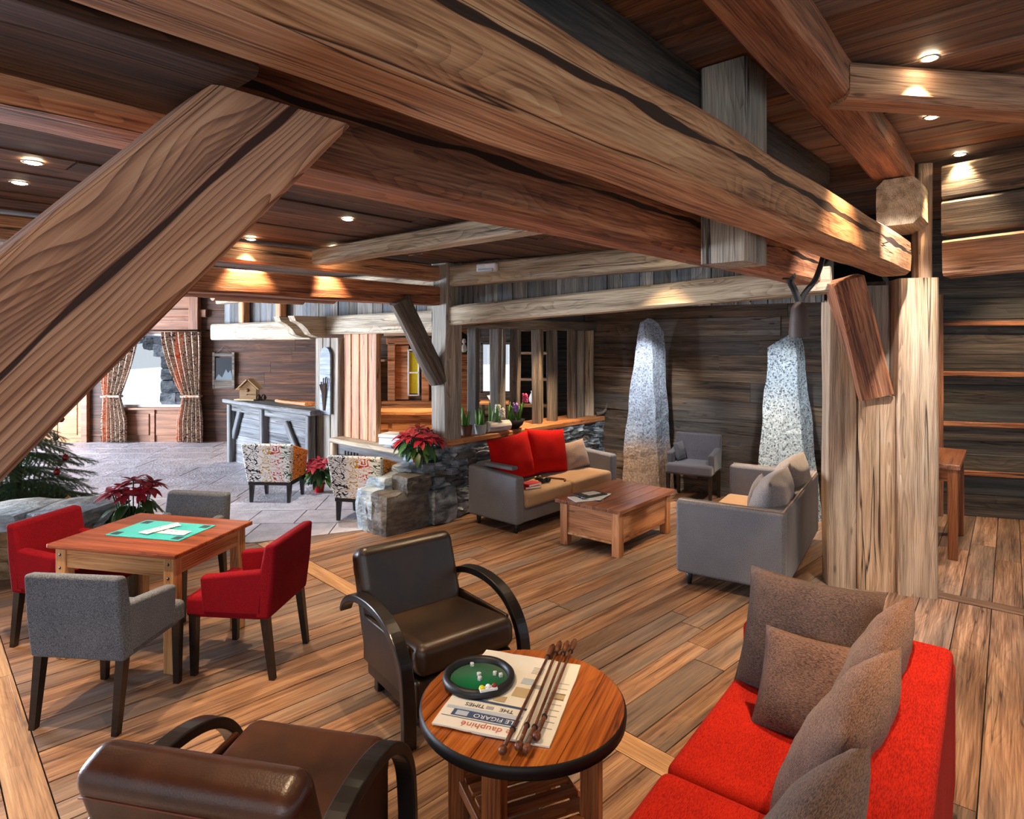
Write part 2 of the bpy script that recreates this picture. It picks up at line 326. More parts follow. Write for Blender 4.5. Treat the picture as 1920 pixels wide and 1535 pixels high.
M['glass'] = NT('window_glass').bsdf((1, 1, 1), 0.02, trans=1.0)
M['book_red'] = plain('book_red', srgb(186, 24, 40), 0.5)
M['brass'] = plain('brass', srgb(190, 160, 80), 0.35, metal=0.7)
M['strap_brown'] = plain('strap_brown', srgb(110, 60, 28), 0.6)
M['mag_dark'] = plain('magazine_dark', srgb(46, 50, 50), 0.35, var=0.6, scale=30)
M['mag_pale'] = plain('magazine_pale', srgb(200, 204, 208), 0.35, var=0.15, scale=40)
M['cushion_grey'] = fabric('cushion_grey', srgb(104, 98, 98), srgb(150, 142, 140), 160)

# ---------------------------------------------------------------- mesh helpers
def mesh_of(bm, name='mesh', smooth=False):
    me = bpy.data.meshes.new(name); bm.to_mesh(me); bm.free()
    if smooth:
        for p in me.polygons: p.use_smooth = True
    return me
def mesh_py(v, f, name='mesh', smooth=False):
    me = bpy.data.meshes.new(name); me.from_pydata(v, [], f); me.update()
    if smooth:
        for p in me.polygons: p.use_smooth = True
    return me
def link(name, data, mat=None, parent=None, loc=(0, 0, 0), rot=(0, 0, 0), mtx=None):
    o = bpy.data.objects.new(name, data); COL.objects.link(o)
    if data is not None and mat is not None:
        mt = M[mat] if isinstance(mat, str) else mat
        if not data.materials: data.materials.append(mt)
        elif data.materials[0] != mt:
            o.material_slots[0].link = 'OBJECT'; o.material_slots[0].material = mt
    if parent: o.parent = parent
    if mtx is not None: o.matrix_local = mtx
    else: o.location = loc; o.rotation_euler = rot
    return o
def tag(o, label=None, cat=None, group=None, kind=None):
    if label: o['label'] = label
    if cat: o['category'] = cat
    if group: o['group'] = group
    if kind: o['kind'] = kind
    return o
def thing(name, label, cat, loc=(0, 0, 0), rz=0.0, group=None):
    return tag(link(name, None, loc=loc, rot=(0, 0, math.radians(rz))), label, cat, group)

_rb = {}
def rbox(sx, sy, sz, r=0.006, seg=2, smooth=False):
    key = (round(sx, 4), round(sy, 4), round(sz, 4), r, seg, smooth)
    if key not in _rb:
        bm = bmesh.new(); bmesh.ops.create_cube(bm, size=1)
        bmesh.ops.scale(bm, vec=(sx, sy, sz), verts=bm.verts)
        if r > 0: bmesh.ops.bevel(bm, geom=bm.edges[:], offset=min(r, sx * .49, sy * .49, sz * .49), segments=seg, profile=0.5, affect='EDGES')
        _rb[key] = mesh_of(bm, 'box', smooth)
    return _rb[key].copy() if _rb[key].materials else _rb[key]
def part(name, size, mat, parent, loc, rot=(0, 0, 0), r=0.006, seg=2, soft=False):
    o = link(name, rbox(*size, r, seg, soft), mat, parent, loc, rot)
    if soft:
        w = o.modifiers.new('wn', 'WEIGHTED_NORMAL'); w.keep_sharp = False
    return o
def prism(poly, z0, z1, smooth=False):
    """2-D outline (x, y) extruded in z"""
    n = len(poly)
    a = sum(poly[i][0] * poly[(i + 1) % n][1] - poly[(i + 1) % n][0] * poly[i][1] for i in range(n))
    if a < 0: poly = poly[::-1]
    v = [(x, y, z0) for x, y in poly] + [(x, y, z1) for x, y in poly]
    f = [tuple(range(n))[::-1], tuple(range(n, 2 * n))] + [(i, (i + 1) % n, n + (i + 1) % n, n + i) for i in range(n)]
    return mesh_py(v, f, 'prism', smooth)
def bevelled(me, r, seg=2, smooth=False):
    bm = bmesh.new(); bm.from_mesh(me)
    bmesh.ops.bevel(bm, geom=bm.edges[:], offset=r, segments=seg, profile=0.5, affect='EDGES')
    return mesh_of(bm, 'bevelled', smooth)
def lathe(prof, n=24, smooth=True, cap=True):
    v, f = [], []
    for r, z in prof:
        for i in range(n):
            a = 2 * math.pi * i / n; v.append((r * math.cos(a), r * math.sin(a), z))
    for k in range(len(prof) - 1):
        for i in range(n):
            j = (i + 1) % n
            f.append((k * n + i, k * n + j, (k + 1) * n + j, (k + 1) * n + i))
    if cap:
        f.append(tuple(range(n))[::-1]); f.append(tuple(range((len(prof) - 1) * n, len(prof) * n)))
    return mesh_py(v, f, 'lathe', smooth)
def tube(pts, rad, n=8, smooth=True):
    pts = [Vector(p) for p in pts]
    rs = rad if isinstance(rad, (list, tuple)) else [rad] * len(pts)
    v, f = [], []
    up = Vector((0, 0, 1))
    for i, p in enumerate(pts):
        d = (pts[min(i + 1, len(pts) - 1)] - pts[max(i - 1, 0)]).normalized()
        s = d.cross(up if abs(d.z) < 0.95 else Vector((1, 0, 0))).normalized(); t = s.cross(d)
        for k in range(n):
            a = 2 * math.pi * k / n
            v.append(tuple(p + (s * math.cos(a) + t * math.sin(a)) * rs[i]))
    for i in range(len(pts) - 1):
        for k in range(n):
            j = (k + 1) % n
            f.append((i * n + k, i * n + j, (i + 1) * n + j, (i + 1) * n + k))
    f.append(tuple(range(n))[::-1]); f.append(tuple(range((len(pts) - 1) * n, len(pts) * n)))
    me = mesh_py(v, f, 'tube', smooth)
    bm = bmesh.new(); bm.from_mesh(me); bmesh.ops.recalc_face_normals(bm, faces=bm.faces[:]); bm.to_mesh(me); bm.free()
    return me
def band(pts, w, t, taper=None):
    """bent-wood band: points in the (y, z) plane, width w in x, thickness t"""
    v, f = [], []
    n = len(pts)
    for i, (y, z) in enumerate(pts):
        a, b = pts[max(i - 1, 0)], pts[min(i + 1, n - 1)]
        dy, dz = b[0] - a[0], b[1] - a[1]; l = math.hypot(dy, dz); ny, nz = -dz / l, dy / l
        tt = t if taper is None else t * taper[i]
        for sx, st in ((-1, -1), (1, -1), (1, 1), (-1, 1)):
            v.append((sx * w / 2, y + ny * st * tt / 2, z + nz * st * tt / 2))
    for i in range(n - 1):
        for k in range(4):
            j = (k + 1) % 4
            f.append((i * 4 + k, i * 4 + j, (i + 1) * 4 + j, (i + 1) * 4 + k))
    f.append((3, 2, 1, 0)); f.append(tuple(range((n - 1) * 4, n * 4)))
    me = mesh_py(v, f, 'band')
    bm = bmesh.new(); bm.from_mesh(me); bmesh.ops.recalc_face_normals(bm, faces=bm.faces[:])
    bmesh.ops.bevel(bm, geom=[e for e in bm.edges if len(e.link_faces) == 2 and e.calc_face_angle(0) > 0.9], offset=0.006, segments=2, profile=0.5, affect='EDGES')
    return mesh_of(bm, 'band')
def catmull(pts, k=6):
    P = [pts[0]] + list(pts) + [pts[-1]]; out = []
    for i in range(1, len(P) - 2):
        p0, p1, p2, p3 = [Vector(p) for p in P[i - 1:i + 3]]
        for s in range(k):
            t = s / k
            out.append(tuple(0.5 * ((2 * p1) + (p2 - p0) * t + (2 * p0 - 5 * p1 + 4 * p2 - p3) * t * t + (-p0 + 3 * p1 - 3 * p2 + p3) * t ** 3)))
    out.append(tuple(pts[-1])); return out
def pillow(w, h, t, seed=0, pinch=0.07, n=16, droop=0.0):
    """soft square cushion in the x (width) / z (height) plane, thickness in y, base at z = 0"""
    v, f = [], []
    def pos(i, j, s):
        a, b = i / n * 2 - 1, j / n * 2 - 1
        ex = 1 - pinch * (1 - b * b) * abs(a) ** 3 ; ez = 1 - pinch * (1 - a * a) * abs(b) ** 3
        th = ((1 - abs(a) ** 2.6) * (1 - abs(b) ** 2.6)) ** 0.55
        wr = mnoise.noise(Vector((a * 2.2 + seed * 7, b * 2.2, s * 3 + seed))) * 0.12 + mnoise.noise(Vector((a * 6 + seed, b * 6, s))) * 0.04
        y = s * t / 2 * th * (1 + wr)
        z = (b * ez + 1) * h / 2 - droop * (a * a) * max(b, 0) * h
        return (a * ex * w / 2, y, z)
    idx = {}
    for s in (1, -1):
        for i in range(n + 1):
            for j in range(n + 1):
                edge = i in (0, n) or j in (0, n)
                if edge and s == -1: idx[(i, j, -1)] = idx[(i, j, 1)]; continue
                idx[(i, j, s)] = len(v); v.append(pos(i, j, s))
    for s in (1, -1):
        for i in range(n):
            for j in range(n):
                q = [idx[(i, j, s)], idx[(i + 1, j, s)], idx[(i + 1, j + 1, s)], idx[(i, j + 1, s)]]
                f.append(q[::-1] if s == 1 else q)
    return mesh_py(v, f, 'pillow', True)
def rockmesh(sx, sy, sz, seed=0, amp=0.12, cuts=2, rough=1.0):
    bm = bmesh.new(); bmesh.ops.create_cube(bm, size=1)
    bmesh.ops.subdivide_edges(bm, edges=bm.edges[:], cuts=cuts, use_grid_fill=True)
    for q in bm.verts:
        p = q.co.copy()
        rr = 1 - 0.16 * max(0, (abs(p.x) + abs(p.y) + abs(p.z) - 0.95))
        d = mnoise.noise_vector(p * 2.3 * rough + Vector((seed * 3.7, seed * 1.3, seed)))
        q.co = Vector((p.x * sx, p.y * sy, p.z * sz)) * rr + Vector((d.x * sx, d.y * sy, d.z * sz)) * amp
    bmesh.ops.recalc_face_normals(bm, faces=bm.faces[:])
    return mesh_of(bm, 'rock')
def frame_mtx(origin, ex, ey, ez=None):
    ex = Vector(ex).normalized(); ey = Vector(ey); ez = ex.cross(ey).normalized() if ez is None else Vector(ez).normalized()
    ey = ez.cross(ex)
    m = Matrix((ex, ey, ez)).transposed().to_4x4(); m.translation = Vector(origin); return m
def beam_mesh(L, w, h, seed=0, wob=0.008, ch=0.014, round_=0.0, step=0.16, ends=(0.0, 0.0)):
    """hewn timber along local x from 0 to L, chamfered, slightly uneven"""
    hw, hh = w / 2, h / 2
    if round_:
        prof = [(hw * math.cos(2 * math.pi * k / 14), hh * math.sin(2 * math.pi * k / 14)) for k in range(14)]
    else:
        c = ch
        prof = [(-hw + c, -hh), (0, -hh), (hw - c, -hh), (hw, -hh + c), (hw, 0), (hw, hh - c), (hw - c, hh), (0, hh), (-hw + c, hh), (-hw, hh - c), (-hw, 0), (-hw, -hh + c)]
    n = max(2, int(L / step)); k = len(prof); v, f = [], []
    for i in range(n + 1):
        x = L * i / n
        for (a, b) in prof:
            d = mnoise.noise_vector(Vector((x * 1.4 + seed * 9.1, a * 5, b * 5 + seed))) * wob
            xx = x
            if i == n: xx += ends[1] * b
            if i == 0: xx += ends[0] * b
            v.append((xx, a + d.y, b + d.z))
    for i in range(n):
        for j in range(k):
            m = (j + 1) % k
            f.append((i * k + j, (i + 1) * k + j, (i + 1) * k + m, i * k + m))
    f.append(tuple(range(k))); f.append(tuple(range(n * k, (n + 1) * k))[::-1])
    me = mesh_py(v, f, 'beam')
    bm = bmesh.new(); bm.from_mesh(me); bmesh.ops.recalc_face_normals(bm, faces=bm.faces[:]); bm.to_mesh(me); bm.free()
    return me
_seed = [0]
def beam(name, p0, p1, w, h, mat, label=None, cat='beam', parent=None, up=(0, 0, 1), wob=0.008, ch=0.014, round_=0, ends=(0, 0), group=None, kind=None):
    """timber between two centre points; h is measured along 'up', w across"""
    p0, p1 = Vector(p0), Vector(p1); d = p1 - p0; _seed[0] += 1
    ex = d.normalized(); upv = Vector(up)
    ey = upv.cross(ex)
    if ey.length < 1e-4: ey = Vector((0, 1, 0)).cross(ex)
    o = link(name, beam_mesh(d.length, w, h, _seed[0], wob, ch, round_, ends=ends), mat, parent, mtx=frame_mtx(p0, ex, ey))
    if label: tag(o, label, cat, group)
    if kind: tag(o, kind=kind)
    return o
def post(name, x, y, z0, z1, w, d, mat, label=None, cat='post', rz=0.0, parent=None, wob=0.008, round_=0, group=None):
    a = math.radians(rz)
    return beam(name, (x, y, z0), (x, y, z1), w, d, mat, label, cat, parent, up=(-math.sin(a), math.cos(a), 0), wob=wob, round_=round_, group=group)

def clip(poly, planes):
    """keep the part of a 2-D polygon with a*x + b*y <= c for every (a, b, c)"""
    for a, b, c in planes:
        out = []
        for i in range(len(poly)):
            p, q = poly[i], poly[(i + 1) % len(poly)]
            dp, dq = a * p[0] + b * p[1] - c, a * q[0] + b * q[1] - c
            if dp <= 0: out.append(p)
            if dp * dq < 0:
                t = dp / (dp - dq); out.append((p[0] + (q[0] - p[0]) * t, p[1] + (q[1] - p[1]) * t))
        poly = out
        if len(poly) < 3: return []
    return poly
def boards(parent, O, ex, ey, L, W, bw, th, mats, seed, maxlen=4.0, gap=0.004, name='board', segs=None, planes=(), jit=0.002, minarea=0.01):
    """boards lying along ex, laid side by side along ey, thickness towards ex x ey; planes clip in (ex, ey) coordinates"""
    rg = random.Random(seed); ex, ey = Vector(ex).normalized(), Vector(ey).normalized(); O = Vector(O); out = []
    y = 0.0
    while y < W - 1e-4:
        w = min(rg.uniform(*bw), W - y)
        if W - y - w < bw[0] * 0.4: w = W - y
        spans = []
        for s0, s1 in (segs or [(0, L)]):
            x = s0
            first = True
            while x < s1 - 1e-4:
                l = s1 - x
                if l > maxlen:
                    l = rg.uniform(0.45, 1.0) * maxlen if not first else rg.uniform(0.25, 1.0) * maxlen
                    if s1 - x - l < 0.35: l = s1 - x
                first = False
                spans.append((x, x + l)); x += l
        for x0, x1 in spans:
            q = [(x0 + gap / 2, y + gap / 2), (x1 - gap / 2, y + gap / 2), (x1 - gap / 2, y + w - gap / 2), (x0 + gap / 2, y + w - gap / 2)]
            q = clip(q, planes)
            if len(q) < 3: continue
            ar = abs(sum(q[i][0] * q[(i + 1) % len(q)][1] - q[(i + 1) % len(q)][0] * q[i][1] for i in range(len(q)))) / 2
            if ar < minarea: continue
            cx = sum(p[0] for p in q) / len(q); cy = y + w / 2
            me = prism([(p[0] - cx, p[1] - cy) for p in q], 0, th + rg.uniform(-jit, jit))
            out.append(link(name, me, rg.choice(mats), parent, mtx=frame_mtx(O + ex * cx + ey * cy, ex, ey)))
        y += w
    return out
def slab(name, corners, z0, z1, mat, kind='structure'):
    o = link(name, prism(corners, z0, z1), mat)
    if kind: tag(o, kind=kind)
    return o

# building axes: U runs away to the right with the big beams, V crosses it towards the right and the camera
AU = math.radians(41.7)
U = Vector((math.sin(AU), math.cos(AU), 0)); V = Vector((math.cos(AU), -math.sin(AU), 0))
B_ORG = V * -0.938
def UV(a, b, z=0.0):
    p = B_ORG + U * a + V * b
    return Vector((p.x, p.y, z))

# ================================================================ floors
rg = random.Random(5)
floor = slab('floor', [(-9, -3.2), (8.5, -3.2), (8.5, 12.5), (-9, 12.5)], -0.12, -0.026, 'subfloor')
AP = math.radians(46); PD = Vector((math.sin(AP), math.cos(AP), 0)); PN = Vector((-PD.y, PD.x, 0))
def halfplane(point, direction, keep):
    """2-D half plane through point along direction, keeping the side of 'keep'"""
    d = Vector((direction[0], direction[1])); n = Vector((-d.y, d.x)); c = n.x * point[0] + n.y * point[1]
    if n.x * keep[0] + n.y * keep[1] > c: n, c = -n, -c
    return (n.x, n.y, c)
AR = math.radians(38.4); RD = Vector((math.sin(AR), math.cos(AR), 0))
border = ((2.52, 5.09), (RD.x, RD.y)); stone_ln = ((-1.83, 6.74), (0.924, 0.383)); wall_ln = ((-1.30, 6.66), (U.x, U.y))
def to_frame(pl, O, ex, ey):
    a, b, c = pl
    return (a * ex.x + b * ex.y, a * ey.x + b * ey.y, c - a * O.x - b * O.y)
Of = PD * -4.5 + PN * -4.0
for i, pls in enumerate(([halfplane(*border, (0, 5)), halfplane(*stone_ln, (0, 3))],
                         [halfplane(*border, (0, 5)), halfplane(*stone_ln, (0, 12)), halfplane(*wall_ln, (2, 7)), halfplane(tuple(UV(8.1, 0))[:2], (V.x, V.y), (0, 5))])):
    pls = pls + [halfplane((0, -1.2), (1, 0), (0, 3))]
    fr = [to_frame(p, Of + Vector((0, 0, 0)), PD, PN) for p in pls]
    boards(floor, Of + Vector((0, 0, -0.025)), PD, PN, 14, 12, (0.13, 0.21), 0.025, ['floor'], 11, 3.6, 0.006, 'plank',
           segs=[(0.0, 4.82), (4.98, 7.07), (7.23, 14.0)], planes=fr)
    if i == 0:
        for s0 in (4.82, 7.07):
            boards(floor, Of + PD * (s0 + 0.16) + Vector((0, 0, -0.025)), PN, -PD, 12, 0.16, (0.16, 0.16), 0.026, ['floor_strip'], 12 + int(s0), 4.5, 0.006, 'border_plank',
                   planes=[to_frame(p, Of + PD * (s0 + 0.16), PN, -PD) for p in pls])
# the right-hand strip of floor, laid the other way, with its threshold board
RN = Vector((-RD.y, RD.x, 0)); Or = RD * -1.0 + RN * -7.5
pls = [halfplane(*border, (6, 3)), halfplane((0, 0.2), (1, 0), (0, 3)), halfplane((8.4, 0), (0, 1), (0, 0))]
boards(floor, Or + Vector((0, 0, -0.025)), RD, RN, 12, 10.0, (0.19, 0.26), 0.025, ['floor_right'], 21, 4.5, 0.006, 'plank',
       segs=[(0, 7.06), (7.22, 12)], planes=[to_frame(p, Or, RD, RN) for p in pls])
boards(floor, Or + RD * 7.22 + Vector((0, 0, -0.025)), RN, -RD, 10, 0.16, (0.16, 0.16), 0.026, ['floor_right'], 22, 5.5, 0.006, 'border_plank',
       planes=[to_frame(p, Or + RD * 7.22, RN, -RD) for p in pls])
# the stone-paved hall
hall = slab('floor_stone', [(-12.5, 2.6), (-1.2, 7.2), (-1.35, 7.6), (1.2, 11.1), (1.2, 12.8), (-12.5, 12.8)], -0.05, -0.008, 'grout')
hp = [halfplane(*stone_ln, (-5, 10)), halfplane(*wall_ln, (-4, 9))]
Oh = Vector((-12.4, 4.2, -0.02))
boards(hall, Oh, (1, 0.05, 0), (-0.05, 1, 0), 13.2, 8.6, (0.5, 0.75), 0.027, ['pave'], 31, 1.15, 0.014, 'paving_slab',
       planes=[to_frame(p, Oh, Vector((1, 0.05, 0)).normalized(), Vector((-0.05, 1, 0)).normalized()) for p in hp], jit=0.0015)

# ================================================================ ceilings
eaves = [(0.0, 1.0, 12.97)]
ceil_l = slab('ceiling_left', clip([tuple(UV(a, b))[:2] for a, b in ((-2.6, -18.1), (13.6, -18.1), (13.6, -0.8), (-2.6, -0.8))], eaves), 2.985, 3.06, 'dark_gap')
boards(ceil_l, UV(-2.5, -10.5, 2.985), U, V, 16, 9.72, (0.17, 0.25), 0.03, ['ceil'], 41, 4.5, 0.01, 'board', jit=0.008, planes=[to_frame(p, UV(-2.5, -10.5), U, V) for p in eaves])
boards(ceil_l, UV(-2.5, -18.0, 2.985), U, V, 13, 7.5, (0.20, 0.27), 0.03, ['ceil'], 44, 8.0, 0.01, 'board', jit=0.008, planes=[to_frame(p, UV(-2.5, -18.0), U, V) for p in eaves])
ceil_r = slab('ceiling_right', [tuple(UV(a, b))[:2] for a, b in ((-2.6, -0.95), (10.2, -0.95), (10.2, 5.6), (-2.6, 5.6))], 3.535, 3.6, 'dark_gap')
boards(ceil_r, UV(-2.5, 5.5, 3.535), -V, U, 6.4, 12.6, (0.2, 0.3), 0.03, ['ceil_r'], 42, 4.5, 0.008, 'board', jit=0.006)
ceil_a = slab('ceiling_alcove', [tuple(UV(a, b))[:2] for a, b in ((5.3, -4.5), (8.2, -4.5), (8.2, -0.5), (6.05, -0.7))], 2.56, 2.62, 'dark_gap')
boards(ceil_a, UV(8.15, -4.45, 2.56), V, -U, 4.2, 2.7, (0.2, 0.28), 0.03, ['ceil'], 43, 4.5, 0.008, 'board',
       planes=[(0.187, 1.0, 2.85)])
fascia = slab('wall_fascia', [tuple(UV(a, b))[:2] for a, b in ((-2.6, -0.80), (6.6, -0.80), (6.6, -0.86), (-2.6, -0.86))], 2.9, 3.55, 'dark_gap')

# ================================================================ walls
def wallslab(name, p, q, z0, z1, th, mat='dark_gap'):
    """thin core wall from p to q; its face is the line p-q, the core lies to the left of the direction"""
    p, q = Vector((p[0], p[1])), Vector((q[0], q[1])); d = (q - p).normalized(); n = Vector((-d.y, d.x)) * th
    return slab(name, [tuple(p), tuple(q), tuple(q + n), tuple(p + n)], z0, z1, mat)
w_mono = wallslab('wall_back', tuple(UV(8.13, -4.8))[:2], tuple(UV(8.13, -0.3))[:2], -0.02, 3.6, 0.1)
boards(w_mono, UV(8.13, -4.75, 0), V, (0, 0, 1), 4.45, 2.6, (0.15, 0.25), 0.035, ['wall'], 51, 3.4, 0.004, 'board', jit=0.012)
w_right = wallslab('wall_right', (5.0, 7.56), (9.0, 6.26), -0.02, 3.6, 0.1)
WR = Vector((0.951, -0.309, 0))
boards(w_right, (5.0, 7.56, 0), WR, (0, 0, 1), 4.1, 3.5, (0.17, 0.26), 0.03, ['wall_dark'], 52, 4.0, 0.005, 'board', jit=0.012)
for z in (0.51, 1.08, 1.67, 2.26):
    p = Vector((5.0, 7.56, z)) + Vector((-0.309, -0.951, 0)) * 0.06
    beam('batten', p, p + WR * 3.6, 0.06, 0.055, 'beam_red', parent=w_right, wob=0.004, ch=0.006)
w_ret = wallslab('wall_return', tuple(UV(8.2, -0.3))[:2], (5.05, 7.62), -0.02, 3.6, 0.08)
boards(w_ret, UV(8.2, -0.3, 0), (Vector((5.05, 7.62, 0)) - UV(8.2, -0.3)), (0, 0, 1), 1.0, 3.3, (0.17, 0.26), 0.03, ['wall_brown'], 53, 4.0)
# far wall with the window
FY = 12.8
w_far = slab('wall_far', [(-12.5, FY + 0.04), (-8.1, FY + 0.04), (-8.1, FY + 0.16), (-12.5, FY + 0.16)], -0.02, 2.98, 'dark_gap')
boards(w_far, (-12.4, FY + 0.04, 0), (1, 0, 0), (0, 0, 1), 4.28, 2.95, (0.2, 0.28), 0.03, ['wall_brown'], 54, 3.0)
w_far2 = slab('wall_reception', [(-6.5, FY + 0.04), (-2.7, FY + 0.04), (-2.7, FY + 0.16), (-6.5, FY + 0.16)], -0.02, 2.98, 'dark_gap')
boards(w_far2, (-6.48, FY + 0.04, 0), (1, 0, 0), (0, 0, 1), 3.78, 2.95, (0.2, 0.28), 0.03, ['wall_brown'], 55, 3.0, jit=0.01)
w_over = slab('wall_over_window', [(-8.1, FY + 0.04), (-6.5, FY + 0.04), (-6.5, FY + 0.16), (-8.1, FY + 0.16)], 2.22, 2.98, 'dark_gap')
boards(w_over, (-8.1, FY + 0.04, 2.22), (1, 0, 0), (0, 0, 1), 1.6, 0.74, (0.2, 0.26), 0.03, ['panel_wood'], 56, 3.0)
trim = beam('trim_1', (-8.9, FY - 0.02, 2.62), (-6.2, FY - 0.02, 2.62), 0.1, 0.16, 'panel_wood', kind='structure')
w_under = slab('wall_wainscot', [(-8.1, FY + 0.02), (-6.5, FY + 0.02), (-6.5, FY + 0.16), (-8.1, FY + 0.16)], -0.02, 0.68, 'panel_wood')
for cx in (-7.7, -6.92):
    part('panel', (0.64, 0.03, 0.44), 'panel_wood', w_under, (cx, FY + 0.01, 0.36), r=0.012)
for cx in (-8.06, -7.31, -6.54):
    part('stile', (0.09, 0.03, 0.66), 'panel_wood', w_under, (cx, FY + 0.005, 0.34), r=0.006)
part('sill', (1.66, 0.2, 0.04), 'panel_wood', w_under, (-7.3, FY - 0.0, 0.69), r=0.006)
win = thing('window_1', None, None, (-7.3, FY + 0.1, 0.7)); win['kind'] = 'structure'
for sx in (-0.78, 0.78): part('window_frame', (0.05, 0.06, 1.5), 'white', win, (sx, 0, 0.76))
for sz in (0.03, 1.49): part('window_frame', (1.56, 0.06, 0.05), 'white', win, (0, 0, sz))
link('pane', rbox(1.5, 0.006, 1.42, 0, 1), 'glass', win, (0, 0, 0.76))
w_left = slab('wall_left', [(-12.5, 10.9), (-12.4, 10.9), (-12.4, FY + 0.1), (-12.5, FY + 0.1)], -0.02, 2.98, 'dark_gap')
boards(w_left, (-12.4, 10.9, 0), (0, 1, 0), (0, 0, 1), 1.9, 2.95, (0.2, 0.28), 0.03, ['wall_brown'], 63, 3.0)
w_left2 = slab('wall_left_front', [(-12.5, -2.0), (-12.4, -2.0), (-12.4, 5.4), (-12.5, 5.4)], -0.02, 2.98, 'dark_gap')
boards(w_left2, (-12.4, -2.0, 0), (0, 1, 0), (0, 0, 1), 7.4, 2.95, (0.2, 0.28), 0.03, ['wall_brown'], 64, 4.0)
# panelled door beside the window
dr = thing('door_1', None, None, (-9.15, FY, 0)); dr['kind'] = 'structure'
part('door_leaf', (0.86, 0.05, 2.05), 'orange_wood', dr, (0, -0.03, 1.03), r=0.004)
for sx in (-0.2, 0.2):
    for zc, zh in ((0.5, 0.7), (1.45, 0.9)): part('door_panel', (0.3, 0.02, zh), 'orange_wood', dr, (sx, -0.06, zc), r=0.008)
for sx in (-0.5, 0.5): part('door_frame', (0.12, 0.1, 2.2), 'panel_wood', dr, (sx, -0.04, 1.1))
link('knob', lathe([(0.0, 0), (0.025, 0.01), (0.03, 0.03), (0.0, 0.05)], 12), 'brass', dr, (0.36, -0.06, 1.0), (math.pi / 2, 0, 0))
# outside: snow and a rubble-stone pier
slab('ground_outside', [(-30, FY + 0.4), (10, FY + 0.4), (10, 60), (-30, 60)], -0.4, -0.15, 'snow')
pier = slab('wall_outside', [(-7.94, 14.3), (-6.1, 14.3), (-6.1, 14.8), (-7.94, 14.8)], -0.2, 3.6, 'ext_stone')
rg = random.Random(8)
for r in range(13):
    x = -7.94
    while x < -6.2:
        w = rg.uniform(0.22, 0.42)
        link('stone', rockmesh(w, 0.16, rg.uniform(0.24, 0.3), rg.randint(1, 999), 0.14), 'ext_stone', pier, (x + w / 2, 14.3, -0.05 + r * 0.27)); x += w
arch = slab('wall_outside_arch', [(-10.2, 14.35), (-7.94, 14.35), (-7.94, 14.75), (-10.2, 14.75)], 2.9, 3.6, 'ext_stone')
for k in range(9):
    x = -7.98 - k * 0.24
    for q in range(6):
        z = 1.86 + 0.14 * k + q * 0.27
        if z < 3.5: link('stone', rockmesh(0.27, 0.2, 0.28, 60 + k * 3 + q, 0.14), 'ext_stone', arch, (x, 14.32, z))

# back room behind the counter and the slatted screen
w_room = slab('wall_room', [(-2.9, 11.24), (1.4, 11.24), (1.4, 11.36), (-2.9, 11.36)], -0.02, 1.14, 'dark_gap')
w_room2 = slab('wall_room_upper', [(-2.9, 11.24), (-0.56, 11.24), (-0.56, 11.36), (-2.9, 11.36)], 1.14, 2.98, 'dark_gap')
w_room3 = slab('wall_room_side', [(0.0, 11.24), (1.4, 11.24), (1.4, 11.36), (0.0, 11.36)], 1.14, 2.98, 'dark_gap')
w_room4 = slab('wall_room_top', [(-0.56, 11.24), (0.0, 11.24), (0.0, 11.36), (-0.56, 11.36)], 2.02, 2.98, 'dark_gap')
boards(w_room, (-2.9, 11.24, 0), (1, 0, 0), (0, 0, 1), 4.3, 1.14, (0.12, 0.2), 0.03, ['wall'], 57, 3.0)
boards(w_room2, (-2.9, 11.24, 1.14), (1, 0, 0), (0, 0, 1), 2.34, 1.84, (0.12, 0.2), 0.03, ['wall'], 58, 3.0, jit=0.01)
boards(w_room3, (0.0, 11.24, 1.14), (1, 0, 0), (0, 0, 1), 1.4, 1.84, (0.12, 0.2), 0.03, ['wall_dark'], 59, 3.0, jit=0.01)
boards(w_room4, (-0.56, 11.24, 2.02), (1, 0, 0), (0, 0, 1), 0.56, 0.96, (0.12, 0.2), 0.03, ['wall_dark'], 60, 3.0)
win2 = thing('window_2', None, None, (-0.28, 11.2, 1.14)); win2['kind'] = 'structure'
for sx in (-0.26, 0.26): part('window_frame', (0.05, 0.08, 0.9), 'slat', win2, (sx, 0, 0.44))
for sz in (0.0, 0.88): part('window_frame', (0.56, 0.08, 0.05), 'slat', win2, (0, 0, sz))
link('pane', rbox(0.5, 0.006, 0.84, 0, 1), 'glass', win2, (0, 0.03, 0.44))
# small interior window with a yellow curtain
win3 = thing('window_3', None, None, (-1.83, 11.16, 1.0)); win3['kind'] = 'structure'
for sx in (-0.30, 0.30): part('window_frame', (0.13, 0.1, 1.05), 'orange_wood', win3, (sx, 0, 0.5))
part('window_frame', (0.78, 0.1, 0.12), 'orange_wood', win3, (0, 0, 1.06))
part('lintel', (0.86, 0.12, 0.1), 'post', win3, (0, -0.01, 1.2))
part('sill', (0.96, 0.18, 0.12), 'orange_wood', win3, (0.02, -0.03, -0.06))
part('reveal', (0.24, 0.04, 0.96), 'orange_wood', win3, (-0.12, 0.02, 0.5))
part('curtain_panel', (0.17, 0.02, 0.74), 'yellow_cloth', win3, (0.09, -0.02, 0.5), r=0.003)
for sx in (-0.0, 0.18): part('sash', (0.025, 0.03, 0.82), 'white', win3, (sx, -0.035, 0.5), r=0.003)
for sz in (0.1, 0.5, 0.9): part('sash', (0.2, 0.03, 0.025), 'white', win3, (0.09, -0.035, sz), r=0.003)
part('head_light', (0.4, 0.03, 0.14), 'glass_dark', win3, (0.0, 0.0, 1.38), r=0.003)

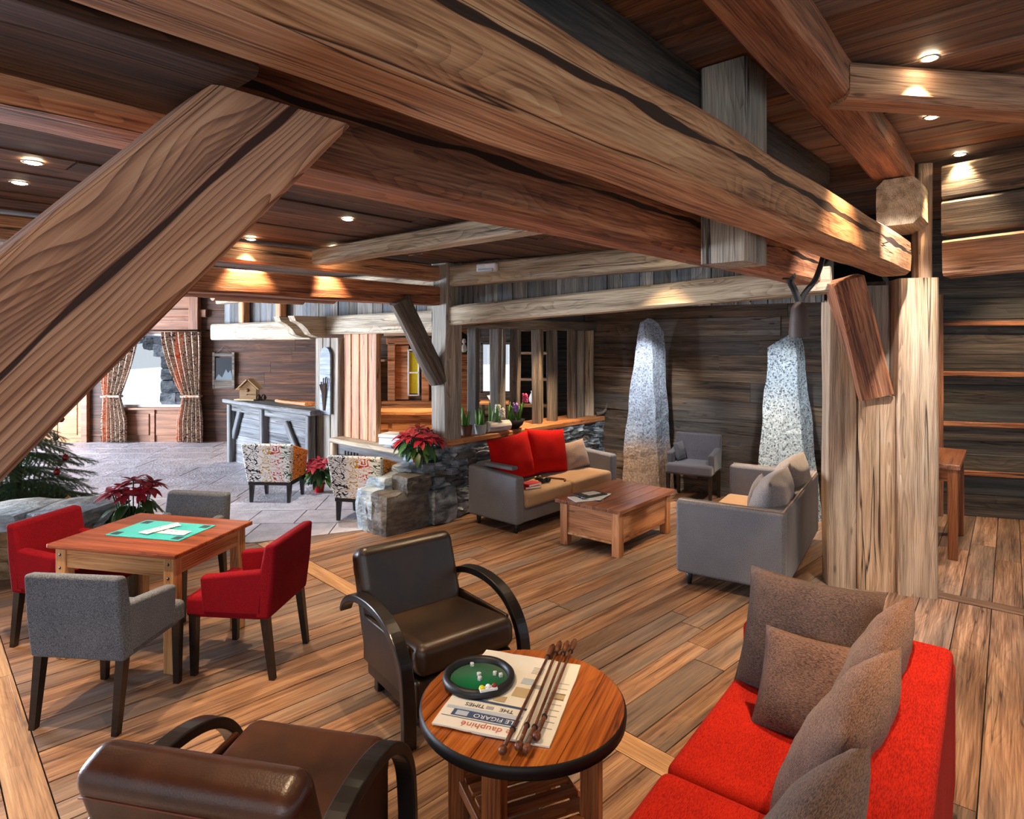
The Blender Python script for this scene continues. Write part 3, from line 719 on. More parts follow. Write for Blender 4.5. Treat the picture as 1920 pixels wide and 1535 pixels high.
# ================================================================ timbers
beam('ceiling_beam', UV(-1.6, -0.12, 2.71), UV(5.72, -0.12, 2.71), 0.24, 0.28, 'beam_main', 'huge warm brown beam crossing the picture from top left to the pale posts', wob=0.014, ch=0.03)
beam('ceiling_beam', UV(-1.6, -0.73, 2.725), UV(5.6, -0.73, 2.725), 0.22, 0.40, 'beam_second', 'reddish brown beam running just behind and under the largest beam', wob=0.014, ch=0.025)
beam('soffit_block', UV(-1.6, -0.452, 2.70), UV(0.59, -0.452, 2.70), 0.40, 0.26, 'ceil', 'short dark filler timber above the diagonal brace, cut off square', wob=0.006, ch=0.01)
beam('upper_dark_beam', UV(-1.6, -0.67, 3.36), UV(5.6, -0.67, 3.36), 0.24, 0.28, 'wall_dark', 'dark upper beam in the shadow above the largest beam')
post('hanging_post', *tuple(UV(3.315, -0.42))[:2], 2.46, 3.50, 0.30, 0.25, 'post_grey', 'grey hanging king post block passing behind the largest beam', rz=48.3)
# big diagonal brace close to the camera
bu = lambda u, z: UV(u, -0.46, z)
tt = math.tan(math.radians(48.5))
beam('diagonal_brace', bu(-0.75, 2.0025 - 0.957 * tt), bu(0.207 + (2.57 - 2.0025) / tt, 2.57), 0.22, 0.245, 'brace', 'massive diagonal fir brace with a long dark crack at the left', wob=0.006, ch=0.012, ends=(0, -1 / tt))
post('timber_post', *tuple(UV(-0.86, -0.46))[:2], 0, 2.57, 0.26, 0.26, 'beam', 'brown post carrying the foot of the large diagonal brace', rz=48.3)
# upper right beams
ud = Vector((0.636, 0.772, 0))
u0 = Vector((0.776, 2.277, 3.43))
beam('ceiling_beam', u0 - ud * 2.6, u0 + ud * 3.75, 0.26, 0.21, 'beam_red', 'upper brown beam with a central crack descending to the corbel block at right', wob=0.014, ch=0.03)
beam('corbel_block', (2.98, 4.86, 3.13), (3.36, 5.32, 3.13), 0.30, 0.36, 'beam_pale', 'sawn pale timber end block under the upper right beam', wob=0.012, ch=0.05)
beam('cross_beam', (1.72, 3.33, 3.40), (4.6, 3.80, 3.40), 0.2, 0.2, 'beam', 'short cross beam at top right catching the spotlight', wob=0.012, ch=0.03)
# post cluster on the right
pd_ = Vector((0.962, -0.273, 0)); pb = Vector((0.273, 0.962, 0)); p0 = Vector((2.64, 5.26, 0))
for s, w, top, lab in ((0.11, 0.215, 2.56, 'pale split timber post, leftmost of the three standing together'),
                       (0.365, 0.275, 1.60, 'pale timber post in the middle of the three, carrying a short brace'),
                       (0.655, 0.285, 2.56, 'widest pale timber post, rightmost of the three standing together')):
    q = p0 + pd_ * s + pb * (0.15 if s != 0.655 else 0.10)
    post('timber_post', q.x, q.y, 0, top, w, 0.28, 'post', lab, rz=-15.8, wob=0.012)
q = p0 + pd_ * 0.74 + pb * 0.16
post('timber_post', q.x, q.y, 2.565, 3.5, 0.10, 0.2, 'post', 'narrow pale upright above the rightmost of the three posts', rz=-15.8)
q = p0 + pd_ * 0.365 + pb * 0.21
post('timber_post', q.x, q.y, 1.62, 2.52, 0.26, 0.16, 'post_grey', 'grey upright behind the short brace of the pale posts', rz=-15.8)
q = p0 + pd_ * 0.375 + pb * 0.02
q2 = p0 + pd_ * 0.10 + pb * -0.10
beam('short_brace', (q.x, q.y + 0.06, 1.61), (q2.x, q2.y, 2.56), 0.26, 0.22, 'beam_red', 'short brown brace leaning on the middle of the pale posts', up=tuple(-pb), wob=0.012, ch=0.02)
beam('tie_beam', (3.44, 4.98, 2.70), (4.6, 3.5, 2.72), 0.2, 0.29, 'beam', 'orange brown horizontal beam at the right edge beside the rightmost post', wob=0.012, ch=0.02)
for k, (z, h) in enumerate(((3.02, 0.27), (3.31, 0.27))):
    beam('wall_timber', (3.46, 5.03, z), (4.65, 3.5, z), 0.16, h, 'wall', ('lower', 'upper')[k] + ' grey wall timber above the orange brown beam at the right edge', wob=0.012, ch=0.02)
beam('door_jamb', (5.02, 7.44, 0), (5.02, 7.44, 2.6), 0.1, 0.12, 'beam_red', 'thin reddish jamb beside the dark battened wall', 'jamb')
# grey frame over the alcove
C0 = UV(4.98, -4.52)
G = Vector((2.66, 5.24, 0)) - C0; G.normalize()
beam('lintel_beam', C0 + Vector((0, 0, 2.34)), Vector((2.66, 5.24, 2.56)), 0.22, 0.22, 'beam_pale', 'long pale grey lintel beam above the red cushioned sofa', wob=0.012, ch=0.02)
beam('lintel_beam', C0 + Vector((0, 0, 2.80)), Vector((2.66, 5.24, 2.88)), 0.18, 0.24, 'beam_pale', 'upper pale grey beam with the emergency light, under the ceiling', wob=0.012, ch=0.02)
fz = slab('wall_frieze', [tuple(C0 + Vector((0.05, 0.06, 0)))[:2], (2.68, 5.28), (2.74, 5.36), tuple(C0 + Vector((0.1, 0.16, 0)))[:2]], 2.4, 2.98, 'dark_gap')
boards(fz, C0 + Vector((0.05, 0.055, 2.98)), (0, 0, -1), G, 0.6, 3.95, (0.13, 0.22), 0.03, ['frieze'], 61, 4, 0.005, 'board', jit=0.008)
fz2 = slab('wall_frieze_hall', [tuple(UV(5.1, -10.6))[:2], tuple(UV(5.1, -4.6))[:2], tuple(UV(5.2, -4.6))[:2], tuple(UV(5.2, -10.6))[:2]], 2.34, 2.98, 'dark_gap')
boards(fz2, UV(5.1, -10.6, 2.98), (0, 0, -1), V, 0.62, 6.0, (0.13, 0.22), 0.03, ['frieze'], 62, 4, 0.005, 'board', jit=0.008)
post('corner_post', C0.x, C0.y, 0.84, 2.95, 0.26, 0.24, 'post_grey', 'weathered grey corner post at the end of the stone wall ledge', rz=-41.7, wob=0.018)
beam('lintel_beam', UV(4.98, -10.7, 2.22), UV(4.98, -7.35, 2.22), 0.22, 0.28, 'beam_pale', 'pale header beam over the reception desk', wob=0.01, ch=0.02)
beam('lintel_beam', UV(4.98, -6.9, 2.28), UV(4.98, -4.66, 2.28), 0.22, 0.26, 'beam_pale', 'pale header beam over the counter beside the corner post', wob=0.01, ch=0.02)
beam('frieze_rail', UV(5.0, -10.6, 2.82), UV(5.0, -4.7, 2.82), 0.16, 0.2, 'beam_pale', 'pale rail under the ceiling over the reception frieze', wob=0.012)
for k, b in enumerate((-9.6, -8.35)):
    post('frieze_stud', *tuple(UV(4.97, b))[:2], 2.37, 2.72, 0.16, 0.12, 'orange_wood', ('first', 'second')[k] + ' short stud from the window in the frieze above the reception', rz=-41.7)
S_PROF = [(0, 0), (0, 0.30), (0.50, 0.30), (0.47, 0.23), (0.38, 0.19), (0.31, 0.13), (0.25, 0.05), (0.14, 0.01)]
for k, b in enumerate((-7.42, -7.02)):
    me = prism(S_PROF, -0.08, 0.08)
    o = link('corbel', me, 'beam_pale', None, mtx=frame_mtx(UV(4.9, b, 2.10), -U, (0, 0, 1)))
    tag(o, ('left', 'right')[k] + ' of the two S-curved pale corbels above the painted board', 'corbel')
beam('ceiling_beam', UV(-2.4, -4.62, 2.575), UV(4.86, -4.62, 2.575), 0.24, 0.22, 'beam_red', 'orange lit beam ending at the grey corner post', wob=0.012, ch=0.02)
beam('ceiling_beam', UV(-2.4, -4.60, 2.835), UV(4.86, -4.60, 2.835), 0.18, 0.18, 'beam', 'brown ceiling beam directly above the orange lit beam', wob=0.012, ch=0.02)
beam('ceiling_beam', UV(3.26, -4.42, 2.85), UV(3.26, -0.9, 2.85), 0.16, 0.14, 'beam_pale', 'whitish grey beam crossing the boarded ceiling', wob=0.008, ch=0.012)
beam('ceiling_log', UV(-2.4, -6.3, 2.62), UV(4.6, -6.3, 2.62), 0.2, 0.16, 'beam_red', 'distant orange log beneath the ceiling above the window curtain', round_=1)
beam('ceiling_log', UV(3.6, -7.6, 2.66), UV(4.9, -7.6, 2.66), 0.18, 0.14, 'beam', 'short brown log end above the reception frieze', round_=1)
# log brace on the corner post
beam('log_brace', UV(4.28, -4.52, 2.50), UV(4.87, -4.52, 1.60), 0.25, 0.23, 'slat', 'rough dark log brace leaning against the corner post', round_=1, wob=0.03)
# grey posts and orange boards between reception and counter
for k, b in enumerate((-7.22, -7.02, -6.82)):
    post('upright_board', *tuple(UV(5.02, b))[:2], 0, 2.1, 0.19, 0.14, 'post_grey', ('first', 'second', 'third')[k] + ' from the reception of the pale grey upright timbers', rz=-41.7, wob=0.006)
for k in range(4):
    post('upright_board', *tuple(UV(5.06, -6.61 + k * 0.195))[:2], 0.72, 2.16, 0.19, 0.08, 'orange_wood', ('first', 'second', 'third', 'fourth')[k] + ' from the grey uprights of the orange lit boards on the counter', rz=-41.7, wob=0.004)
post('jamb_post', *tuple(UV(5.1, -7.42))[:2], 0, 2.1, 0.12, 0.12, 'slat', 'dark jamb at the right end of the reception opening', rz=-41.7)
post('jamb_post', -6.42, FY - 0.06, 0, 2.95, 0.2, 0.14, 'panel_wood', 'brown corner post between the window and the reception wall')

# stone wall, its ledge and screen
def stone_run(parent, a0, a1, b, z_of, rows, seed, depth=0.34):
    rgs = random.Random(seed); z = 0.0
    for hgt in rows:
        a = a0 + rgs.uniform(-0.05, 0.0)
        while a < a1:
            w = rgs.uniform(0.13, 0.36)
            if z + hgt * 0.5 < z_of(a + w / 2) and a + w / 2 < a1:
                o = link('stone', rockmesh(w * 1.04, depth, hgt * 1.1, rgs.randint(1, 9999), 0.13), rgs.choice(['slate', 'slate', 'slate', 'slate_brown']), parent,
                         mtx=frame_mtx(UV(a + w / 2, b - depth / 2 + rgs.uniform(-0.02, 0.03), z + hgt / 2), U, -V, (0, 0, 1)) @ Matrix.Rotation(rgs.uniform(-0.06, 0.06), 4, 'Y'))
            a += w
        z += hgt
sw = slab('wall_stone', [tuple(UV(a, b))[:2] for a, b in ((4.9, -4.85), (8.1, -4.85), (8.1, -4.55), (4.9, -4.55))], -0.02, 0.84, 'mortar')
rowh = [0.09, 0.08, 0.1, 0.07, 0.1, 0.08, 0.07, 0.09, 0.08, 0.09]
def prof(a):
    s = a - 4.15
    return 0.40 if s < 0.3 else (0.52 if s < 0.5 else (0.66 if s < 0.72 else 0.86))
stone_run(sw, 4.72, 8.1, -4.40, prof, rowh, 71)
for a, b, z, sx, sy, sz, mt, sd in ((4.33, -4.58, 0.21, 0.62, 0.34, 0.46, 'slate_brown', 3), (4.20, -4.80, 0.22, 0.36, 0.30, 0.46, 'rock', 4), (4.45, -4.52, 0.49, 0.34, 0.3, 0.2, 'slate_brown', 5),
                                    (4.42, -4.82, 0.46, 0.5, 0.36, 0.2, 'rock', 6), (4.70, -4.80, 0.54, 0.42, 0.4, 0.16, 'rock', 7), (4.66, -4.55, 0.61, 0.26, 0.26, 0.16, 'slate', 8), (4.82, -4.75, 0.67, 0.3, 0.36, 0.12, 'rock', 9),
                                    (4.80, -4.48, 0.2, 0.36, 0.3, 0.4, 'slate', 10), (4.66, -4.85, 0.22, 0.5, 0.4, 0.44, 'slate', 12), (4.88, -4.62, 0.76, 0.26, 0.3, 0.13, 'slate', 13)):
    link('boulder', rockmesh(sx, sy, sz, sd, 0.055, 4, 1.3), mt, sw, mtx=frame_mtx(UV(a, b, z), U, -V, (0, 0, 1)))
ledge = beam('ledge', UV(4.86, -4.62, 0.885), UV(8.08, -4.62, 0.885), 0.50, 0.075, 'orange_wood', 'thick orange brown wooden ledge on the slate wall behind the sofa', 'ledge', wob=0.008)
scr = thing('slatted_screen', 'screen of grey vertical timber slats standing on the wooden ledge', 'screen', (0, 0, 0))
beam('head_rail', UV(5.1, -4.62, 2.28), UV(8.08, -4.62, 2.28), 0.2, 0.14, 'slat', parent=scr)
for a, w, mt, sh in ((5.496, .13, 'slat', 0), (5.881, .14, 'slat', .02), (6.126, .11, 'post_grey', -.12), (6.285, .12, 'slat', 0), (6.697, .13, 'slat', .03), (6.861, .1, 'post_grey', -.06), (7.079, .14, 'slat', 0), (7.525, .13, 'slat', 0.02), (7.741, .15, 'post_grey', 0), (7.978, .16, 'beam_pale', 0)):
    q = UV(a, -4.6 + sh)
    post('slat', q.x, q.y, 0.92, 2.22, w, 0.1, mt, rz=-20, parent=scr, wob=0.01)

# ================================================================ furniture builders
def tapered_leg(top, bot, h, lean=(0, 0)):
    v = []
    for s, z, o in ((bot, 0, lean), (top, h, (0, 0))):
        for a, b in ((-1, -1), (1, -1), (1, 1), (-1, 1)): v.append((a * s / 2 + o[0], b * s / 2 + o[1], z))
    return mesh_py(v, [(3, 2, 1, 0), (4, 5, 6, 7), (0, 1, 5, 4), (1, 2, 6, 5), (2, 3, 7, 6), (3, 0, 4, 7)], 'leg')
def softmesh(o):
    w = o.modifiers.new('wn', 'WEIGHTED_NORMAL'); w.keep_sharp = False; return o

def dining_chair(x, y, rz, cloth, label, group='upholstered armchairs around the card table', W=0.54, s=1.0):
    t = thing('upholstered_armchair', label, 'chair', (x, y, 0), rz, group)
    part('seat', (W - 0.02, 0.50, 0.13), cloth, t, (0, 0.04, 0.425), r=0.03, seg=4, soft=True)
    bk = prism([(-0.255, 0.37), (-0.165, 0.37), (-0.185, 0.62), (-0.225, 0.82), (-0.30, 0.83), (-0.285, 0.60)], -W / 2, W / 2)
    softmesh(link('backrest', bevelled(bk, 0.022, 3, True), cloth, t, mtx=frame_mtx((0, 0, 0), (0, 1, 0), (0, 0, 1))))
    for sx in (-1, 1):
        am = prism([(-0.22, 0.39), (0.17, 0.39), (0.19, 0.615), (-0.22, 0.665)], -0.037, 0.037)
        softmesh(link('armrest', bevelled(am, 0.02, 3, True), cloth, t, mtx=frame_mtx((sx * (W / 2 - 0.037), 0, 0), (0, 1, 0), (0, 0, 1))))
        link('leg', tapered_leg(0.048, 0.034, 0.40, (0, 0.0)), 'dark_wood', t, (sx * (W / 2 - 0.035), 0.24, 0))
        link('leg', tapered_leg(0.048, 0.034, 0.40, (0, -0.05)), 'dark_wood', t, (sx * (W / 2 - 0.035), -0.215, 0))
    return t

def leather_chair(x, y, rz, lm, label, bw=0.66):
    t = thing('leather_armchair', label, 'armchair', (x, y, 0), rz, 'bentwood leather armchairs')
    part('base', (0.62, 0.60, 0.20), lm, t, (0, 0.03, 0.20), r=0.025, seg=3, soft=True)
    part('seat_cushion', (0.63, 0.60, 0.17), lm, t, (0, 0.06, 0.375), (math.radians(5), 0, 0), r=0.06, seg=5, soft=True)
    b = part('backrest', (bw, 0.16, 0.60), lm, t, (0, -0.315, 0.515), (math.radians(19), 0, 0), r=0.06, seg=5, soft=True)
    for zz in (0.055, -0.0):
        pass
    sm = tube([(-bw / 2 + 0.002, -0.03, 0.15), (-bw / 2 + 0.015, -0.07, 0.2), (-bw / 2 + 0.06, -0.081, 0.225), (bw / 2 - 0.06, -0.081, 0.225), (bw / 2 - 0.015, -0.07, 0.2), (bw / 2 - 0.002, -0.03, 0.15)], 0.0035, 6)
    link('seam', sm, 'seam', b)
    sm2 = tube([(0, -0.0765, 0.22), (0, -0.0765, -0.25)], 0.003, 6); link('seam', sm2, 'seam', b)
    arc = catmull([(-0.42, 0.45), (-0.38, 0.51), (-0.28, 0.565), (-0.14, 0.592), (0.02, 0.588), (0.16, 0.548), (0.265, 0.47), (0.33, 0.36), (0.352, 0.23), (0.36, 0.10), (0.36, 0.0)], 5)
    for sx in (-1, 1):
        tp = [0.55 + 0.45 * min(1, i / 9) for i in range(len(arc))]
        link('armrest', band(arc, 0.072, 0.042, tp), 'black_wood', t, (sx * 0.377, 0, 0))
        part('side_panel', (0.025, 0.52, 0.26), lm, t, (sx * 0.325, 0.0, 0.33), r=0.01)
        part('leg', (0.05, 0.05, 0.11), 'black_wood', t, (sx * 0.24, -0.24, 0.055))
    return t

def sofa(name, label, x, y, rz, L, D, cloth, seat_cloth, arm_h=0.64, back_h=0.72, seat_h=0.42, arm_w=0.14, n=2, legs=True, back_t=0.16, z0=0.11, slope=0.0, piping=None):
    t = thing(name, label, 'sofa', (x, y, 0), rz)
    part('base', (L - 0.04, D - 0.04, 0.24), cloth, t, (0, 0, z0 + 0.12), r=0.02, seg=3, soft=True)
    part('backrest', (L - 2 * arm_w + 0.03, back_t, back_h - z0), cloth, t, (0, -D / 2 + back_t / 2, (back_h + z0) / 2), r=0.03, seg=4, soft=True)
    if piping: link('piping', tube([(-L / 2 + 0.02, D / 2 - 0.02, arm_h - slope), (-L / 2 + 0.02, -D / 2 + 0.02, arm_h), (L / 2 - 0.02, -D / 2 + 0.02, arm_h), (L / 2 - 0.02, D / 2 - 0.02, arm_h - slope)], 0.008, 6), piping, t)
    for sx in (-1, 1):
        am = prism([(-D / 2, z0), (D / 2, z0), (D / 2, arm_h - slope), (-D / 2, arm_h)], -arm_w / 2, arm_w / 2)
        softmesh(link('armrest', bevelled(am, 0.03, 4, True), cloth, t, mtx=frame_mtx((sx * (L / 2 - arm_w / 2), 0, 0), (0, 1, 0), (0, 0, 1))))
    cw = (L - 2 * arm_w) / n
    for k in range(n):
        part('seat_cushion', (cw - 0.006, D - back_t + 0.0, 0.16), seat_cloth, t, (-L / 2 + arm_w + cw * (k + 0.5), back_t / 2 + 0.015, seat_h - 0.08), r=0.045, seg=5, soft=True)
    if legs:
        for sx in (-1, 1):
            for sy in (-1, 1):
                link('leg', lathe([(0.018, 0), (0.032, z0 + 0.01)], 12), 'black', t, (sx * (L / 2 - 0.09), sy * (D / 2 - 0.09), 0))
    return t

def cushion(label, mat, loc, w, h, th, rz, lean, seed, roll=0.0, group=None, pinch=0.07, name='cushion'):
    """square cushion standing on its lower edge; lean tips its top backwards (away from its front, local +y)"""
    o = link(name, pillow(w, h, th, seed, pinch), mat, None, loc)
    o.rotation_mode = 'XYZ'
    o.matrix_world = Matrix.Translation(Vector(loc)) @ Matrix.Rotation(math.radians(rz), 4, 'Z') @ Matrix.Rotation(math.radians(lean), 4, 'X') @ Matrix.Rotation(math.radians(roll), 4, 'Y')
    return tag(o, label, 'cushion', group)

# ================================================================ card table and its chairs
ct = thing('card_table', 'square pine card table with a reddish top and teal mat', 'table', (-2.4375, 4.305, 0), -13)
TW, TD = 0.97, 0.76
part('table_top', (TW, TD, 0.03), 'table_top', ct, (0, 0, 0.735), r=0.008)
for sx in (-1, 1):
    for sy in (-1, 1):
        lg = part('leg', (0.075, 0.075, 0.72), 'table_leg', ct, (sx * (TW / 2 - 0.075), sy * (TD / 2 - 0.07), 0.36), (0, math.pi / 2, 0), r=0.005) if False else \
            link('leg', rbox(0.72, 0.075, 0.075, 0.005), 'table_leg', ct, (sx * (TW / 2 - 0.075), sy * (TD / 2 - 0.07), 0.36), (0, math.pi / 2, 0))
        for zz in (0.045, 0.13):
            link('peg', lathe([(0.009, 0), (0.009, 0.004)], 8), 'dark_wood', lg, (-0.36 + zz, sy * 0.036, 0), (-sy * math.pi / 2, 0, 0))
for sy in (-1, 1):
    part('apron', (TW - 0.2, 0.025, 0.13), 'table_leg', ct, (0, sy * (TD / 2 - 0.06), 0.655))
for sx in (-1, 1):
    link('apron', rbox(TD - 0.2, 0.025, 0.12, 0.004), 'table_leg', ct, (sx * (TW / 2 - 0.06), 0, 0.66), (0, 0, math.pi / 2))
dining_chair(-2.27, 3.57, -6, 'grey_cloth', 'grey tweed armchair seen from behind, nearest the camera at the card table')
dining_chair(-3.05, 4.42, -100, 'crimson', 'red armchair at the left side of the card table')
dining_chair(-1.69, 4.08, 84, 'crimson', 'red armchair at the right side of the card table')
dining_chair(-2.60, 4.88, 170, 'grey_cloth', 'grey armchair pushed under the far side of the card table')
mat_ = tag(link('playing_mat', rbox(0.58, 0.36, 0.004, 0.0015, 1), 'teal_mat', None, (-2.41, 4.33, 0.7525), (0, 0, math.radians(-13))), 'teal playing mat lying on the card table', 'mat')
for sx in (-1, 1):
    for sy in (-1, 1): link('corner_print', rbox(0.06, 0.06, 0.001, 0, 1), 'navy', mat_, (sx * 0.24, sy * 0.13, 0.0026))
rg = random.Random(3)
ROWA = math.radians(-13)
for k in range(12):
    if k < 7: lx, ly, a = 0.0 + k * 0.036, -0.02 - 0.004 * k, -8 + 2 * k
    else: lx, ly, a = 0.02 - (k - 7) * 0.014, 0.10 - (k - 7) * 0.048, 55 + 6 * (k - 7)
    px, py = -2.41 + lx * math.cos(ROWA) - ly * math.sin(ROWA), 4.33 + lx * math.sin(ROWA) + ly * math.cos(ROWA)
    c = tag(link('playing_card', rbox(0.058, 0.088, 0.0006, 0, 1), 'white', None, (px, py, 0.7552 + 0.0009 * k), (0, 0, ROWA + math.radians(a))),
            ('card number %s from the left in the longer row of playing cards' % ('one', 'two', 'three', 'four', 'five', 'six', 'seven')[k]) if k < 7 else ('card number %s from the top in the shorter slanting row of playing cards' % ('one', 'two', 'three', 'four', 'five')[k - 7]), 'playing card', 'playing cards fanned on the teal mat')
    for q in range(rg.randint(1, 3)):
        link('pip', rbox(0.01, 0.012, 0.0002, 0, 1), ('ink_dark', 'chip_red')[k % 2], c, (rg.uniform(-0.018, 0.018), rg.uniform(-0.03, 0.03), 0.0005))

# ================================================================ round table and what lies on it
RT = Vector((0.044, 2.59, 0)); RZ = 0.58; RR = 0.42
rt = thing('round_table', 'low round wooden table with dark iron rim and slatted shelf', 'table', tuple(RT))
pang = math.radians(66.7); pe = Vector((math.cos(pang), math.sin(pang), 0)); pn = Vector((-pe.y, pe.x, 0))
edges_ = [-0.412, -0.26, -0.115, 0.03, 0.165, 0.29, 0.412]
for k in range(6):
    y0, y1 = edges_[k] + 0.0015, edges_[k + 1] - 0.0015
    poly = []
    for i in range(13):
        yy = y0 + (y1 - y0) * i / 12; poly.append((math.sqrt(max(1e-6, 0.413 ** 2 - yy * yy)), yy - (y0 + y1) / 2))
    for i in range(12, -1, -1):
        yy = y0 + (y1 - y0) * i / 12; poly.append((-math.sqrt(max(1e-6, 0.413 ** 2 - yy * yy)), yy - (y0 + y1) / 2))
    poly = [p for i, p in enumerate(poly) if i == 0 or (abs(p[0] - poly[i - 1][0]) + abs(p[1] - poly[i - 1][1])) > 1e-4]
    link('top_plank', prism(poly, -0.035, 0.0 + 0.0008 * (k % 2)), 'round_top', rt, mtx=frame_mtx(pn * ((y0 + y1) / 2) + Vector((0, 0, RZ)), pe, pn))
link('rim_band', lathe([(0.404, -0.045), (0.420, -0.047), (0.4225, -0.02), (0.420, -0.006), (0.4135, -0.0005)], 64, cap=False), 'iron', rt, (0, 0, RZ))
link('underframe', lathe([(0.30, -0.06), (0.30, -0.036)], 32), 'round_leg', rt, (0, 0, RZ))
for k in range(4):
    a = math.radians(-22 + 90 * k)
    link('leg', rbox(0.54, 0.075, 0.075, 0.005), 'round_leg', rt, (0.29 * math.cos(a), 0.29 * math.sin(a), 0.27), (0, math.pi / 2, a))
    a2 = a + math.pi / 4
    link('shelf_rail', rbox(0.36, 0.03, 0.05, 0.004), 'round_leg', rt, (0.205 * math.cos(a2), 0.205 * math.sin(a2), 0.17), (0, 0, a2 + math.pi / 2))
for k in range(5):
    o = -0.16 + 0.08 * k; a = math.radians(-22 + 45)
    link('shelf_slat', rbox(0.40, 0.055, 0.016, 0.003), 'round_leg', rt, (o * -math.sin(a), o * math.cos(a), 0.205), (0, 0, a))

def textmesh(txt, size, italic=False):
    cu = bpy.data.curves.new('lettering', 'FONT'); cu.body = txt; cu.size = size; cu.align_x = 'CENTER'; cu.align_y = 'CENTER'; cu.resolution_u = 3; cu.extrude = 0.0002
    if italic: cu.shear = 0.2
    o = bpy.data.objects.new('lettering', cu); COL.objects.link(o)
    dg = bpy.context.evaluated_depsgraph_get(); me = bpy.data.meshes.new_from_object(o.evaluated_get(dg))
    bpy.data.objects.remove(o); me.materials.clear(); return me
def newspaper(label, x, y, z, rz, w, h, th, seed):
    n = 10; v, f = [], []
    for j in range(n + 1):
        for i in range(n + 1):
            a, b = i / n - 0.5, j / n - 0.5
            v.append((a * w + 0.004 * mnoise.noise(Vector((b * 5, seed, 0))), b * h + 0.004 * mnoise.noise(Vector((a * 5, seed, 3))), th + 0.0008 * mnoise.noise(Vector((a * 4, b * 4, seed)))))
    for j in range(n):
        for i in range(n): f.append((j * (n + 1) + i, j * (n + 1) + i + 1, (j + 1) * (n + 1) + i + 1, (j + 1) * (n + 1) + i))
    k = len(v); m = (n + 1) * (n + 1)
    v += [(p[0], p[1], 0.0) for p in v[:m]]
    f += [tuple(q + m for q in reversed(face)) for face in f[:]]
    ring = [i for i in range(n + 1)] + [j * (n + 1) + n for j in range(1, n + 1)] + [n * (n + 1) + i for i in range(n - 1, -1, -1)] + [j * (n + 1) for j in range(n - 1, 0, -1)]
    for i in range(len(ring)):
        a, b = ring[i], ring[(i + 1) % len(ring)]; f.append((b, a, a + m, b + m))
    o = link('newspaper', mesh_py(v, f, 'newspaper'), 'paper', None, (x, y, z), (0, 0, math.radians(rz)))
    return tag(o, label, 'newspaper', 'newspapers on the round table')
zt = RZ + 0.003
np2 = newspaper('newspaper half hidden under the others, nearest the wooden sticks', 0.08, 2.60, zt, -17, 0.30, 0.60, 0.006, 2)
np1 = newspaper('top newspaper with mastheads, under the dice tray', -0.055, 2.635, zt + 0.0075, -18, 0.335, 0.60, 0.006, 1)
PT = 0.0072
def ink(parent, nm, w, h, mat, x, y, rot=0.0): return link(nm, rbox(w, h, 0.0004, 0, 1), mat, parent, (x, y, PT), (0, 0, rot))
def print_text(parent, txt, size, mat, x, y, italic=False, dz=0.0004): return link('masthead', textmesh(txt, size, italic), mat, parent, (x, y, PT + dz), (0, 0, math.pi))
print_text(np1, 'le dauphiné', 0.046, 'ink_red', 0.045, -0.268)
ink(np1, 'rule', 0.31, 0.003, 'ink_blue', 0.0, -0.238)
ink(np1, 'print_block', 0.27, 0.042, 'ink_blue', 0.015, -0.208)
ink(np1, 'print_block', 0.05, 0.03, 'ink_pale', -0.08, -0.208).location.z += 0.0003
print_text(np1, 'LE FIGARO', 0.034, 'white', 0.05, -0.208, dz=0.0008)
ink(np1, 'print_band', 0.31, 0.018, 'ink_pale', 0.0, -0.174, 0.03)
print_text(np1, 'THE       TIMES', 0.032, 'ink_dark', 0.01, -0.143)
ink(np1, 'crest', 0.03, 0.02, 'ink_grey', 0.012, -0.143)
ink(np1, 'print_band', 0.29, 0.014, 'ink_blue', 0.01, -0.108, -0.02)
ink(np1, 'picture', 0.05, 0.04, 'ink_tan', 0.03, -0.07)
for k in range(4): ink(np1, 'text_line', 0.09, 0.005, 'ink_grey', -0.06, -0.06 - 0.0105 * k)
ink(np1, 'picture', 0.07, 0.07, 'ink_tan', 0.10, 0.0); ink(np1, 'picture', 0.05, 0.045, 'ink_pale', 0.10, 0.09); ink(np1, 'picture', 0.04, 0.03, 'ink_grey', 0.145, 0.06)
for k in range(5): ink(np1, 'text_line', 0.05, 0.004, 'ink_grey', 0.12, 0.16 + 0.012 * k)
for k in range(9): ink(np2, 'text_line', 0.06, 0.004, 'ink_grey', 0.105, -0.2 + 0.04 * k)
ink(np2, 'picture', 0.05, 0.05, 'ink_tan', 0.11, 0.02)

